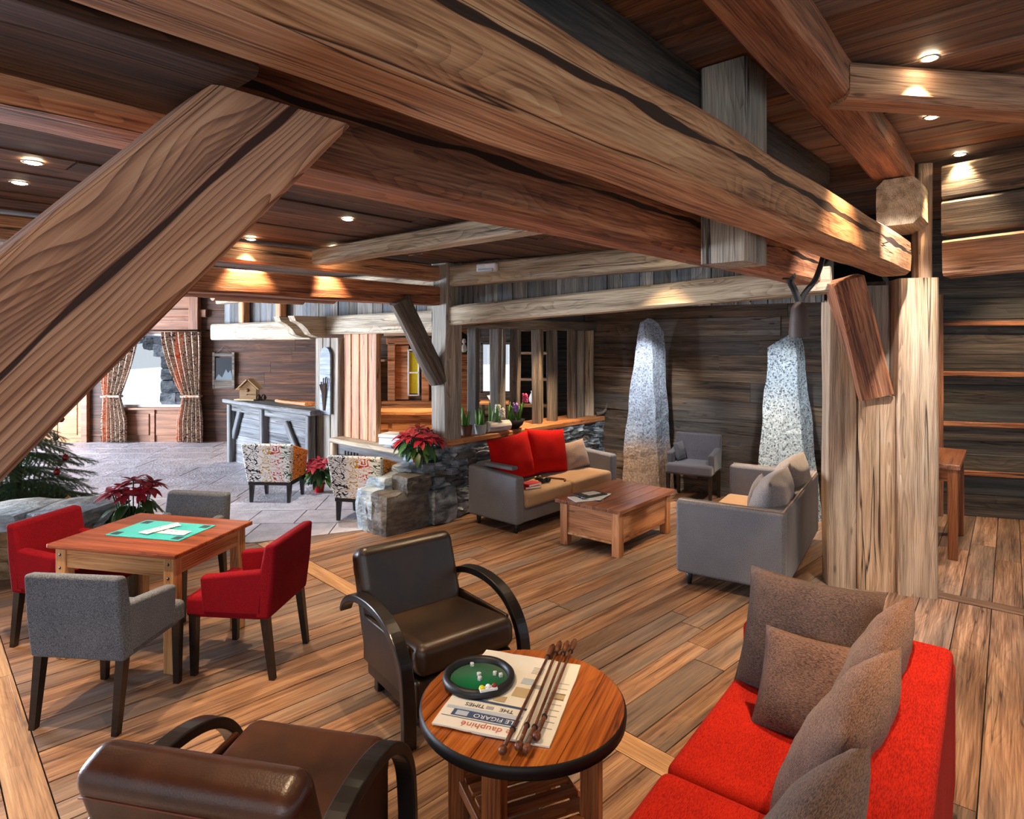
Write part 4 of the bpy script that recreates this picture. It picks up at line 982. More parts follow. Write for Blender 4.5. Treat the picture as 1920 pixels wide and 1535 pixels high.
ZS = zt + 0.024
for k, (bx, by, tx, ty) in enumerate(((-0.034, 2.219, 0.195, 2.986), (0.0228, 2.242, 0.230, 3.018), (0.051, 2.231, 0.266, 3.018), (0.0895, 2.297, 0.304, 3.039))):
    a, b = Vector((bx, by, ZS)), Vector((tx, ty, ZS)); d = (b - a); L = d.length
    st = thing('newspaper_stick', ('first', 'second', 'third', 'fourth')[k] + ' wooden newspaper stick counting from the dice tray', 'stick', (bx, by, ZS), 0, 'wooden newspaper sticks')
    ang = math.atan2(d.y, d.x); R = (0, math.pi / 2, 0)
    mk = lambda me, nm, mt, x: link(nm, me, mt, st, mtx=Matrix.Rotation(ang, 4, 'Z') @ Matrix.Translation((x, 0, 0)) @ Matrix.Rotation(math.pi / 2, 4, 'Y'))
    mk(lathe([(0.004, -0.012), (0.0125, -0.008), (0.016, 0.004), (0.0135, 0.016), (0.007, 0.022)], 14), 'knob', 'stick', 0.0)
    mk(lathe([(0.007, 0.02), (0.0085, 0.12), (0.006, 0.14), (0.006, L - 0.13), (0.008, L - 0.11)], 10), 'rod', 'stick', 0.0)
    mk(lathe([(0.0115, 0), (0.0115, 0.008)], 10), 'ring', 'iron', 0.125)
    mk(lathe([(0.0115, 0), (0.0115, 0.01)], 10), 'ring', 'iron', L - 0.115)
    mk(lathe([(0.007, L - 0.11), (0.013, L - 0.07), (0.0145, L - 0.03), (0.010, L)], 12), 'handle', 'stick', 0.0)

dt = thing('dice_tray', 'round green felt dice tray with a black rim on the newspapers', 'dice tray', (-0.142, 2.70, zt + 0.0155), 0)
link('rim', lathe([(0.120, 0.0), (0.150, 0.0), (0.156, 0.012), (0.153, 0.026), (0.142, 0.036), (0.131, 0.033), (0.124, 0.020), (0.122, 0.010)], 56, cap=False), 'black', dt)
link('felt_bed', lathe([(0.1235, 0.004), (0.1235, 0.010), (0.0, 0.0105)], 48, cap=False), 'felt', dt)
part('chip_well', (0.075, 0.026, 0.012), 'white', dt, (0.045, -0.130, 0.034), (0, 0, math.radians(19)), r=0.003)
for k, mt in enumerate(('yellow', 'white', 'chip_red')):
    link('chip', lathe([(0.011, 0), (0.011, 0.009), (0.006, 0.013), (0, 0.014)], 14, cap=False), mt, dt, (0.020 + 0.025 * k, -0.138 + 0.0085 * k, 0.038))
for k, (px, py) in enumerate(((-0.035, 0.095), (0.0, 0.012), (0.005, -0.022), (0.068, 0.02), (0.094, 0.005))):
    dd = link('die', rbox(0.016, 0.016, 0.016, 0.003, 2), 'white', None, (-0.142 + px, 2.70 + py, zt + 0.0155 + 0.0185), (0, 0, 0.4 * k + 0.2))
    tag(dd, ('white die at the far rim of the dice tray', 'white die at the middle of the green felt', 'white die in front of the middle one on the felt', 'white die right of centre on the green felt', 'white die touching the right rim of the dice tray')[k], 'die', 'white dice in the tray')
    for q in range(2): link('pip', rbox(0.003, 0.003, 0.0004, 0, 1), 'ink_dark', dd, (-0.004 + 0.008 * q, -0.003 + 0.006 * q, 0.008))
    for q in range(2): link('pip', rbox(0.003, 0.0004, 0.003, 0, 1), 'ink_dark', dd, (-0.004 + 0.008 * q, -0.008, -0.003 + 0.006 * q))

# ================================================================ leather chairs
leather_chair(-0.443, 3.673, -142, 'leather', 'dark leather armchair with curved black arms, facing the round table')
leather_chair(-0.86, 2.25, -12, 'leather2', 'brown leather armchair at the bottom edge, seen from behind', 0.74)

# ================================================================ red sofa with brown cushions
us = Vector((0.606, 0.795, 0)); vs = Vector((0.795, -0.606, 0))
BC = Vector((1.944, 2.757, 0))                       # far outer back corner
LS, DS = 2.20, 0.86
cs = BC - us * (LS / 2) - vs * (DS / 2)
rs = sofa('red_sofa', 'bright red fabric sofa with brown cushions in the right foreground', cs.x, cs.y, math.degrees(math.atan2(us.y, us.x)), LS, DS, 'red_bright', 'red_bright', 0.66, 0.78, 0.43, 0.2, 2, back_t=0.2)
def rsp(a, b, z):                                     # a back from the far end, b from the outer back
    p = BC - us * a - vs * b; return (p.x, p.y, z)
az = math.degrees(math.atan2(us.y, us.x))
cushion('large dark brown cushion leaning on the far arm of the red sofa', 'brown_dark', rsp(0.38, 0.56, 0.425), 0.64, 0.56, 0.18, az + 90 - 16, 24, 1, roll=5)
cushion('small square brown cushion in front of the largest one', 'brown_cloth', rsp(0.64, 0.47, 0.425), 0.46, 0.42, 0.15, az + 90 - 8, 34, 2, roll=4)
cushion('brown cushion standing upright against the back at the far end of the red sofa', 'brown_cloth', rsp(0.42, 0.38, 0.43), 0.62, 0.56, 0.19, az - 2, 23, 3, roll=-3, pinch=0.05)
cushion('middle brown cushion leaning on the back of the red sofa', 'brown_cloth', rsp(0.96, 0.42, 0.43), 0.66, 0.56, 0.21, az - 4, 27, 4, roll=-4, pinch=0.05)
cushion('nearest brown cushion leaning on the back of the red sofa', 'brown_dark', rsp(1.62, 0.42, 0.43), 0.62, 0.55, 0.21, az - 4, 27, 5, roll=-4, pinch=0.05)

# ================================================================ grey sofas, coffee table
def along(p, d, t): return Vector(p) + Vector(d) * t
near_rear = Vector((-0.50, 7.10, 0)); L1, D1 = 1.95, 0.74
c1 = near_rear + U * (L1 / 2) + V * (D1 / 2)
sofa('grey_sofa', 'grey two seat sofa with large scarlet cushions against the slate wall', c1.x, c1.y, math.degrees(math.atan2(-U.y, -U.x)), L1, D1, 'grey_sofa', 'tan_seat', 0.66, 0.68, 0.42, 0.13, 2, slope=0.05)
az1 = math.degrees(math.atan2(U.y, U.x))
def s1(a, b, z):
    p = near_rear + U * a + V * b; return (p.x, p.y, z)
cushion('scarlet back cushion nearer the grey arm of the sofa', 'red_cushion', s1(0.53, 0.27, 0.42), 0.72, 0.55, 0.20, az1 + 180, 12, 6, roll=3)
cushion('scarlet back cushion further along the grey sofa', 'red_cushion', s1(1.12, 0.29, 0.42), 0.70, 0.56, 0.20, az1 + 176, 14, 7, roll=-6)
cushion('mauve square cushion at the far end of the grey sofa', 'mauve', s1(1.63, 0.36, 0.42), 0.42, 0.36, 0.16, az1 + 165, 18, 8, roll=6)
part_c = part('arm_roll', (0.10, 0.42, 0.04), 'grey_sofa', None, s1(0.10, 0.42, 0.685), (0, 0, math.atan2(U.y, U.x)), r=0.018, seg=3, soft=True)
tag(part_c, 'rolled grey cloth lying on the near arm of the sofa', 'cloth'); part_c.name = 'folded_cloth'
# second grey sofa, seen from behind its arm
a2 = math.radians(-33); v2 = Vector((math.cos(a2), math.sin(a2), 0)); u2 = Vector((-v2.y, v2.x, 0))
nl = Vector((1.38, 5.31, 0)); L2, D2 = 1.9, 0.86
c2 = nl + v2 * (D2 / 2) + u2 * (L2 / 2)
sofa('grey_sofa', 'grey sofa seen from its side beside the pale posts', c2.x, c2.y, math.degrees(math.atan2(u2.y, u2.x)), L2, D2, 'grey_sofa', 'tan_seat', 0.72, 0.72, 0.42, 0.13, 2, back_t=0.15, piping='mauve')
def s2(a, b, z):
    p = nl + u2 * a + v2 * b; return (p.x, p.y, z)
az2 = math.degrees(math.atan2(u2.y, u2.x))
cushion('grey brown back cushion nearest the arm of the side sofa', 'cushion_grey', s2(0.52, 0.60, 0.42), 0.80, 0.52, 0.30, az2, 14, 9, pinch=0.03)
cushion('grey back cushion further along the side sofa, next to the post', 'cushion_grey', s2(1.32, 0.61, 0.42), 0.80, 0.54, 0.30, az2, 14, 10, pinch=0.03)
cushion('small dark grey cushion in front of the monolith on the side sofa', 'grey_dark', s2(0.98, 0.40, 0.42), 0.40, 0.38, 0.14, az2 + 15, 16, 11)
# coffee table
ac = math.radians(40); uc = Vector((math.sin(ac), math.cos(ac), 0))
cf = thing('coffee_table', 'chest-like reddish wooden coffee table with magazines', 'coffee table', (1.095, 6.57, 0), 90 - 40)
CL, CW = 1.16, 0.76
for k in range(5):
    w = CW / 5
    link('top_plank', rbox(CL, w - 0.003, 0.035, 0.004), 'coffee_top', cf, (0, -CW / 2 + w * (k + 0.5), 0.4425))
for sx in (-1, 1):
    for sy in (-1, 1):
        link('leg', rbox(0.425, 0.085, 0.085, 0.005), 'coffee_body', cf, (sx * (CL / 2 - 0.085), sy * (CW / 2 - 0.08), 0.2125), (0, math.pi / 2, 0))
    link('end_panel', rbox(CW - 0.2, 0.025, 0.31, 0.004), 'coffee_body', cf, (sx * (CL / 2 - 0.07), 0, 0.27), (0, 0, math.pi / 2))
for sy in (-1, 1):
    link('side_panel', rbox(CL - 0.2, 0.025, 0.31, 0.004), 'coffee_body', cf, (0, sy * (CW / 2 - 0.07), 0.27))
link('rope_moulding', tube([(-CL / 2 + 0.055, -CW / 2 + 0.13, 0.125), (-CL / 2 + 0.055, CW / 2 - 0.13, 0.125)], 0.012, 8), 'table_leg', cf)
for k, (px, py, a, mt, lab) in enumerate(((0.74, 6.36, 20, 'mag_pale', 'open pale magazine at the bottom of the pile on the coffee table'), (0.86, 6.43, 60, 'mag_pale', 'white magazine with curled pages on the coffee table'), (0.80, 6.46, 35, 'mag_dark', 'dark covered magazine on top of the pile on the coffee table'))):
    mg = link('magazine', rbox(0.30, 0.21, 0.008, 0.002, 1), mt, None, (px, py, 0.465 + 0.0095 * k), (0, 0, math.radians(a)))
    tag(mg, lab, 'magazine', 'magazines on the coffee table')
    link('cover_print', rbox(0.17, 0.12, 0.0006, 0, 1), ('mag_dark', 'ink_pale', 'ink_grey')[k], mg, (0.03, 0.01, 0.0044))
# red books and binoculars on the sofa
for k in range(2):
    bk = link('book', rbox(0.20, 0.14, 0.026, 0.003, 1), 'book_red', None, s1(0.40 + 0.015 * k, 0.58, 0.437 + 0.027 * k), (0, 0, math.radians(30 + 14 * k)))
    tag(bk, ('lower', 'upper')[k] + ' red book lying on the tan sofa seat', 'book', 'red books on the sofa')
    link('pages', rbox(0.19, 0.006, 0.018, 0, 1), 'paper', bk, (0.0, -0.0695, 0))
bn = thing('binoculars', 'small dark and brass binoculars with a brown strap on the tan sofa seat', 'binoculars', s1(0.72, 0.52, 0.42), 40)
for sx in (-0.035, 0.035):
    link('barrel', lathe([(0.022, 0), (0.028, 0.02), (0.026, 0.09), (0.018, 0.11), (0.018, 0.15)], 14), 'black', bn, (sx, -0.06, 0.034), (-math.pi / 2, 0, 0))
    link('eyecup', lathe([(0.020, 0), (0.022, 0.02)], 14), 'brass', bn, (sx, 0.09, 0.034), (-math.pi / 2, 0, 0))
part('bridge', (0.05, 0.03, 0.012), 'brass', bn, (0, 0.0, 0.048))
link('strap', tube(catmull([(0.05, 0.06, 0.03), (0.14, 0.10, 0.02), (0.22, 0.02, 0.012), (0.26, -0.08, 0.012), (0.20, -0.14, 0.012)], 5), 0.011, 6), 'strap_brown', bn)
# small grey armchair in front of the back wall
g3 = dining_chair(2.36, 8.18, 150, 'grey_dark', 'small charcoal armchair between the two granite monoliths', group=None, W=0.6)
cushion('little dark cushion on the small charcoal armchair', 'grey_dark', (2.24, 8.30, 0.492), 0.26, 0.24, 0.08, 150 + 80, 14, 12)

# ================================================================ granite monoliths and the hanging bell
def monolith(name, label, org, rows, mat, rz):
    """rows: (z, x0, x1, ridge x, depth)"""
    n = 8; v, f = [], []
    rr = random.Random(len(label))
    R = []
    for i in range(len(rows) - 1):
        for s in range(6):
            t = s / 6; R.append(tuple(rows[i][k] * (1 - t) + rows[i + 1][k] * t for k in range(5)))
    R.append(rows[-1])
    for (z, x0, x1, xr, d) in R:
        ring = [(x0, 0.05), ((x0 + xr) / 2, -0.015), (xr, 0.0), ((xr + x1) / 2, d * 0.28), (x1, d * 0.5), (x1 - 0.05, d), ((x0 + x1) / 2, d * 1.02), (x0 + 0.03, d * 0.9)]
        for k, (a, b) in enumerate(ring):
            dn = mnoise.noise_vector(Vector((a * 3, b * 3, z * 2.6))) * 0.022 + mnoise.noise_vector(Vector((a * 9, b * 9, z * 8))) * 0.009
            v.append((a + dn.x, b + dn.y, z))
    k = len(ring)
    for i in range(len(R) - 1):
        for j in range(k):
            m = (j + 1) % k; f.append((i * k + j, i * k + m, (i + 1) * k + m, (i + 1) * k + j))
    f.append(tuple(range(k))[::-1]); f.append(tuple(range((len(R) - 1) * k, len(R) * k)))
    o = link(name, mesh_py(v, f, 'monolith'), mat, None, org, (0, 0, math.radians(rz)))
    return tag(o, label, 'standing stone')
M['granite_blue'].name = 'granite_blue'
monolith('granite_monolith', 'tall bluish granite monolith with a tan stained foot, left of the charcoal armchair', (1.83, 8.48, 0),
         [(0, -0.33, 0.38, 0.16, 0.42), (0.55, -0.33, 0.34, 0.13, 0.40), (1.2, -0.25, 0.28, 0.09, 0.36), (1.9, -0.16, 0.24, 0.05, 0.32), (2.18, -0.13, 0.22, 0.03, 0.28), (2.31, -0.10, 0.13, -0.02, 0.22), (2.36, -0.02, 0.05, 0.01, 0.12)], 'granite_blue', -8)
monolith('granite_monolith', 'shorter speckled pale granite monolith behind the side sofa', (3.10, 7.18, 0),
         [(0, -0.30, 0.42, 0.26, 0.36), (0.6, -0.28, 0.36, 0.22, 0.34), (1.2, -0.22, 0.30, 0.17, 0.30), (1.75, -0.17, 0.23, 0.13, 0.27), (1.98, -0.17, 0.21, 0.11, 0.24), (2.10, 0.0, 0.19, 0.11, 0.2), (2.135, 0.06, 0.13, 0.10, 0.12)], 'granite_pale', -22)
hb = thing('hanging_bell', 'brown cow bell hung on a black harness strap from the reddish beam', 'bell', (2.19, 4.80, 0))
link('bell_body', lathe([(0.072, 2.08), (0.075, 2.12), (0.066, 2.24), (0.055, 2.31), (0.03, 2.35), (0.0, 2.36)], 20, cap=False), 'bell', hb)
link('strap', tube(catmull([(0.0, 0.0, 2.34), (-0.04, -0.01, 2.44), (-0.085, -0.04, 2.50), (-0.11, -0.08, 2.57)], 5), [0.024] * 16, 8), 'black_strap', hb)
link('strap', tube(catmull([(0.0, 0.0, 2.34), (0.04, -0.01, 2.42), (0.10, -0.05, 2.52), (0.10, -0.16, 2.66), (0.09, -0.2, 2.72)], 5), [0.02] * 21, 8), 'black_strap', hb)
link('strap_tab', rockmesh(0.09, 0.03, 0.05, 5, 0.2), 'black_strap', hb, (-0.115, -0.08, 2.54))

# console table in the right-hand room
co = thing('console_table', 'tall narrow wooden console table glimpsed behind the posts', 'table', (4.30, 6.42, 0), 51.6)
link('top', rbox(1.1, 0.5, 0.05, 0.006), 'coffee_top', co, (0, 0, 0.875))
for sx in (-1, 1):
    for sy in (-1, 1): link('leg', rbox(0.85, 0.08, 0.08, 0.005), 'round_leg', co, (sx * 0.48, sy * 0.19, 0.425), (0, math.pi / 2, 0))
for sy in (-1, 1): link('apron', rbox(0.9, 0.025, 0.12, 0.004), 'round_leg', co, (0, sy * 0.2, 0.79))
link('apron', rbox(0.34, 0.025, 0.12, 0.004), 'round_leg', co, (-0.49, 0, 0.79), (0, 0, math.pi / 2))

# ================================================================ patterned tub chairs
def tub_chair(x, y, rz, label):
    t = thing('tub_chair', label, 'chair', (x, y, 0), rz, 'squiggle patterned tub chairs')
    def flare(w0, w1, th, z0, z1, curve=0.0):
        v = [(-w0 / 2, 0, z0), (w0 / 2, 0, z0), (w0 / 2, th, z0), (-w0 / 2, th, z0), (-w1 / 2, -curve, z1), (w1 / 2, -curve, z1), (w1 / 2, th - curve, z1), (-w1 / 2, th - curve, z1)]
        return bevelled(mesh_py(v, [(3, 2, 1, 0), (4, 5, 6, 7), (0, 1, 5, 4), (1, 2, 6, 5), (2, 3, 7, 6), (3, 0, 4, 7)]), 0.02, 3, True)
    softmesh(link('backrest', flare(0.56, 0.66, 0.09, 0.27, 0.76, 0.07), 'sq_white', t, (0, -0.27, 0)))
    for sx in (-1, 1):
        v = []
        for z, o in ((0.27, 0.0), (0.0, 0.055)):
            for (yy, zz) in ((-0.20, 0.0), (0.24, 0.0)):
                pass
        b0, b1, tp = 0.215, 0.29, 0.335
        vv = [(b0, -0.21, .28), (b1, -0.21, .28), (b1, 0.22, .28), (b0, 0.22, .28), (0.25, -0.25, .745), (tp, -0.25, .745), (tp - 0.02, 0.24, .60), (0.235, 0.24, .60)]
        vv = [(sx * a, b, c) for a, b, c in vv]
        fc = [(3, 2, 1, 0), (4, 5, 6, 7), (0, 1, 5, 4), (1, 2, 6, 5), (2, 3, 7, 6), (3, 0, 4, 7)]
        if sx < 0: fc = [q[::-1] for q in fc]
        softmesh(link('armrest', bevelled(mesh_py(vv, fc), 0.02, 3, True), 'sq_orange', t))
        link('leg', tapered_leg(0.055, 0.034, 0.25, (sx * 0.0, 0.02)), 'black_wood', t, (sx * 0.245, 0.19, 0))
        link('leg', tapered_leg(0.055, 0.034, 0.25, (sx * 0.0, -0.02)), 'black_wood', t, (sx * 0.245, -0.20, 0))
    part('seat_cushion', (0.46, 0.46, 0.16), 'sq_orange', t, (0, 0.04, 0.37), r=0.04, seg=4, soft=True)
    part('seat_frame', (0.56, 0.48, 0.06), 'black_wood', t, (0, 0.0, 0.255), r=0.006)
    return t
tub_chair(-3.06, 8.22, -4, 'squiggle patterned tub chair with orange sides in front of the reception desk')
tub_chair(-1.70, 7.36, -12, 'squiggle patterned tub chair beside the stone pier')

# ================================================================ reception desk and what is on it
dk = thing('reception_desk', 'weathered grey timber reception desk with diagonal struts', 'desk', tuple(UV(5.0, -8.5)), math.degrees(math.atan2(V.y, V.x)))
DL = 2.62                                             # local x along V, local -y towards the hall
link('desk_top', beam_mesh(DL + 0.2, 0.55, 0.07, 91, 0.012), 'desk', dk, (-DL / 2 - 0.12, 0.02, 1.03))
for k in range(6):
    link('front_board', rbox(DL - 0.1, 0.03, 0.152, 0.004), 'desk', dk, (0, -0.12 + 0.004 * (k % 2), 0.08 + 0.155 * k))
for px in (-DL / 2 + 0.05, -0.12, DL / 2 - 0.06):
    link('upright', beam_mesh(0.98, 0.13, 0.1, int(px * 50) + 99, 0.008), 'desk', dk, (px, -0.17, 0.0), (0, -math.pi / 2, 0))
link('rail', beam_mesh(DL - 0.1, 0.07, 0.12, 93, 0.008), 'desk', dk, (-DL / 2 + 0.05, -0.165, 0.93))
for x0, x1, z0, z1 in ((-1.2, -0.95, 0.42, 0.9), (0.55, 1.12, 0.82, 0.14)):
    d = Vector((x1 - x0, 0, z1 - z0)); a = math.atan2(d.z, d.x)
    link('strut', beam_mesh(d.length, 0.06, 0.11, 95, 0.008), 'desk', dk, (x0, -0.17, z0), (0, -a, 0))
link('end_panel', rbox(0.5, 0.05, 0.95, 0.004), 'desk', dk, (-DL / 2 + 0.03, 0.1, 0.48), (0, 0, math.pi / 2))
bh = thing('bird_house', 'small pale wooden bird house on the reception desk', 'bird house', tuple(UV(4.98, -9.42, 1.07)), -10)
house = [(-0.13, 0), (0.13, 0), (0.13, 0.17), (0, 0.30), (-0.13, 0.17)]
link('body', prism(house, -0.14, 0.14), 'birdwood', bh, mtx=frame_mtx((0, 0, 0.02), (0.94, 0.34, 0), (0, 0, 1)))
for sx in (-1, 1):
    mm = frame_mtx((0, 0, 0.02), (0.94, 0.34, 0), (0, 0, 1)) @ Matrix.Translation((sx * 0.085, 0.235, 0)) @ Matrix.Rotation(-sx * math.radians(45), 4, 'Z')
    for q in range(3): link('roof_slat', rbox(0.085, 0.018, 0.36, 0.003, 1), 'birdwood', bh, mtx=mm @ Matrix.Translation((sx * (-0.075 + 0.075 * q), 0.012, 0)))
link('entrance_hole', lathe([(0.03, 0), (0.03, 0.006)], 16), 'strap_brown', bh, mtx=frame_mtx((0, 0, 0.02), (0.94, 0.34, 0), (0, 0, 1)) @ Matrix.Translation((0, 0.15, 0.138)))
link('perch', tube([(0, 0.08, 0.14), (0, 0.08, 0.21)], 0.008, 8), 'bark', bh, mtx=frame_mtx((0, 0, 0.02), (0.94, 0.34, 0), (0, 0, 1)))
part('base_board', (0.36, 0.34, 0.02), 'birdwood', bh, (0, 0, 0.01))
for q in range(3): link('pine_cone', lathe([(0.0, 0), (0.03, 0.02), (0.035, 0.05), (0.015, 0.09), (0, 0.1)], 10, cap=False), 'bark', bh, (0.2 + 0.05 * q, -0.05 + 0.05 * (q % 2), 0.0))
wb_ = beam('loose_plank', UV(5.1, -8.6, 1.10), UV(5.1, -7.7, 1.10), 0.2, 0.05, 'orange_wood', 'loose orange plank lying on the reception desk', 'plank')
# painted snowboard-like board with twigs on the grey uprights
sb = thing('painted_board', 'pale blue rounded board with twigs hung on the grey uprights', 'decoration', tuple(UV(4.93, -6.99, 1.02)), math.degrees(math.atan2(V.y, V.x)))
oval = [(-0.13, 0.0), (0.13, 0.0)] + [(0.13 * math.cos(t * math.pi / 12), 0.82 + 0.13 * math.sin(t * math.pi / 12)) for t in range(13)]
link('board_face', prism(oval, 0, 0.025), 'board_blue', sb, mtx=frame_mtx((0, 0, 0), (1, 0, 0), (0, 0, 1)))
rg = random.Random(4)
for k in range(9):
    x0 = -0.05 + 0.012 * k
    link('twig', tube([(-0.03 + 0.004 * k, -0.035, 0.05), (x0, -0.045, 0.3), (-0.10 + 0.024 * k + rg.uniform(-0.02, 0.02), -0.04, 0.46 + rg.uniform(-0.06, 0.08))], [0.004, 0.005, 0.009], 5), 'bark', sb)
# framed picture
pf = thing('picture_frame', 'small framed picture of dark mountain peaks behind the reception desk', 'picture', (-5.85, FY - 0.02, 1.28), 0)
link('canvas', rbox(0.36, 0.02, 0.48, 0, 1), 'glass_dark', pf, (0, 0, 0.2))
for sx in (-0.2, 0.2): part('frame_side', (0.05, 0.04, 0.74), 'slat', pf, (sx, -0.01, 0.18), r=0.004)
for sz, h in ((0.5, 0.06), (-0.1, 0.18)): part('frame_rail', (0.36, 0.035, h), 'slat', pf, (0, -0.01, sz), r=0.004)
link('peaks', prism([(-0.18, 0), (-0.10, 0.12), (-0.03, 0.05), (0.05, 0.22), (0.09, 0.14), (0.14, 0.20), (0.18, 0.05), (0.18, 0)], 0, 0.003), 'pic_mount', pf, mtx=frame_mtx((0, -0.012, -0.01), (1, 0, 0), (0, 0, 1)))
link('cord', tube([(-0.15, -0.01, 0.53), (0, -0.005, 0.68), (0.15, -0.01, 0.53)], 0.004, 5), 'slat', pf)
# counter with panels
cn = thing('counter', 'pale timber service counter left of the corner post', 'counter', tuple(UV(5.05, -5.72)), math.degrees(math.atan2(V.y, V.x)))
link('counter_top', beam_mesh(2.0, 0.5, 0.06, 97, 0.006), 'beam_pale', cn, (-1.0, 0, 0.69))
for k in range(4): link('front_board', rbox(1.96, 0.03, 0.16, 0.004), 'desk', cn, (0, -0.17, 0.09 + 0.165 * k))
for px in (-0.95, 0.9): link('upright', beam_mesh(0.66, 0.09, 0.09, 98, 0.006), 'beam_pale', cn, (px, -0.2, 0), (0, -math.pi / 2, 0))
for k in range(5): part('vent_slot', (0.03, 0.01, 0.08), 'dark_gap', cn, (-0.7 + 0.07 * k, -0.187, 0.53), r=0.002)
bxw = thing('document_box', 'flat cream box of brochures on the service counter', 'box', tuple(UV(5.1, -5.62, 0.722)), -20)
part('tray', (0.36, 0.26, 0.09), 'white', bxw, (0, 0, 0.045)); part('lid', (0.37, 0.27, 0.04), 'paper', bxw, (0, 0, 0.115))
for k in range(3):
    mg = link('brochure', rbox(0.2, 0.14, 0.006, 0.001, 1), ('ink_pale', 'ink_blue', 'white')[k], None, tuple(UV(4.93 + 0.02 * k, -5.5 + 0.13 * k, 0.724 + 0.007 * k)), (0, 0, 0.3 * k))
    tag(mg, ('pale blue brochure on the counter by the cream box', 'dark blue brochure on the counter behind the poinsettia', 'white brochure on the counter nearest the corner post')[k], 'brochure', 'brochures on the counter')
    link('print', rbox(0.12, 0.05, 0.0005, 0, 1), 'ink_grey', mg, (0.01, 0.02, 0.0033))
# cupboard, shelf and tall cabinet in the room behind
cb = thing('sideboard', 'orange wooden sideboard under the small yellow curtained window', 'sideboard', (-1.75, 10.45, 0), 0)
part('worktop', (1.5, 0.55, 0.06), 'orange_wood', cb, (0, 0, 0.89)); part('body', (1.42, 0.46, 0.86), 'orange_wood', cb, (0, 0.02, 0.43), r=0.004)
for k in range(3):
    d = part('door', (0.40, 0.02, 0.62), 'orange_wood', cb, (-0.46 + 0.46 * k, -0.22, 0.42), r=0.006)
    link('knob', lathe([(0.012, 0), (0.018, 0.02), (0.0, 0.03)], 10, cap=False), 'dark_wood', d, (0.16, -0.01, 0.1), (math.pi / 2, 0, 0))
sh = thing('wall_shelf', 'small wooden wall shelf left of the yellow curtained window', 'shelf', (-2.45, 11.1, 1.72), 0)
part('shelf_board', (0.46, 0.22, 0.04), 'post', sh, (0, 0, 0)); part('bracket', (0.2, 0.1, 0.7), 'orange_wood', sh, (0.02, 0.04, -0.37))
jg = thing('jug', 'grey jug on the small wall shelf', 'jug', (-2.56, 11.06, 1.742), 0)
link('jug_body', lathe([(0.05, 0), (0.075, 0.06), (0.07, 0.14), (0.035, 0.2), (0.04, 0.26)], 16), 'pot_grey', jg)
link('handle', tube(catmull([(0.04, 0, 0.23), (0.1, 0, 0.2), (0.1, 0, 0.12), (0.07, 0, 0.09)], 4), 0.009, 6), 'pot_grey', jg)
tc_ = thing('tall_cabinet', 'tall light wood cabinet with a dark arched niche behind the screen', 'cabinet', (-0.86, 9.7, 0), 0)
part('body', (0.5, 0.4, 1.86), 'orange_wood', tc_, (0, 0, 0.93), r=0.006)
ar = [(-0.2, 0), (0.2, 0), (0.2, 0.2)] + [(0.2 * math.cos(t * math.pi / 10), 0.2 + 0.12 * math.sin(t * math.pi / 10)) for t in range(11)]
part('header', (0.5, 0.38, 0.42), 'orange_wood', tc_, (0, 0.0, 2.08), r=0.004)
link('niche', prism(ar, 0, 0.02), 'dark_gap', tc_, mtx=frame_mtx((0.0, -0.192, 1.89), (1, 0, 0), (0, 0, 1)))  # flat dark plate; the shade of the recess is only its colour
fg = thing('figurine', 'pale animal figurine in the dark arched niche', 'figurine', (-0.72, 9.45, 1.862), 0)
link('plinth', lathe([(0.045, 0), (0.04, 0.025)], 12), 'bark', fg); link('figure', lathe([(0.02, 0.02), (0.045, 0.06), (0.03, 0.13), (0.012, 0.15), (0.03, 0.18), (0.022, 0.22), (0, 0.235)], 12, cap=False), 'white_petal', fg)
sf = thing('shelf_unit', 'open dark wooden shelf unit behind the slatted screen', 'shelf', (0.32, 10.9, 0), 0)
for sx in (-0.3, 0.3): part('side', (0.05, 0.34, 2.3), 'slat', sf, (sx, 0, 1.15), r=0.004)
for z in (0.45, 0.95, 1.4, 1.85, 2.25): part('shelf_board', (0.56, 0.34, 0.045), 'post', sf, (0, 0, z), r=0.004)
part('back_panel', (0.6, 0.02, 2.3), 'wall_dark', sf, (0, 0.18, 1.15), r=0.002)
vz = link('vase', lathe([(0.03, 0), (0.065, 0.04), (0.075, 0.1), (0.05, 0.17), (0.03, 0.2), (0.042, 0.23)], 18), 'white', None, (0.36, 10.8, 0.974))
tag(vz, 'white vase on the shelf unit behind the screen', 'vase')
lw = thing('low_table', 'wooden window table behind the slatted screen', 'table', (-0.30, 10.85, 0), 0)
part('top', (0.5, 0.4, 0.04), 'orange_wood', lw, (0, 0, 1.0))
for sx in (-0.2, 0.2): part('leg', (0.05, 0.05, 0.98), 'slat', lw, (sx, 0.1, 0.49))
bw = link('white_bowl', lathe([(0.04, 0), (0.09, 0.03), (0.13, 0.10), (0.12, 0.10), (0.08, 0.035), (0.0, 0.02)], 20, cap=False), 'white', None, (-0.30, 10.8, 1.022))
tag(bw, 'white bowl on the window table behind the screen', 'bowl')
em = thing('emergency_light', 'small white emergency light on the upper grey beam', 'light', (0.0, 0.0, 0.0), 0)
q = C0 + G * 0.66 + Vector((-0.07, -0.11, 2.86)); em.location = q; em.rotation_euler = (0, 0, math.atan2(G.y, G.x))
part('housing', (0.26, 0.07, 0.09), 'white', em, (0, 0, 0), r=0.02, seg=3); part('lens', (0.2, 0.03, 0.03), 'ink_pale', em, (0, -0.035, -0.03), r=0.01)

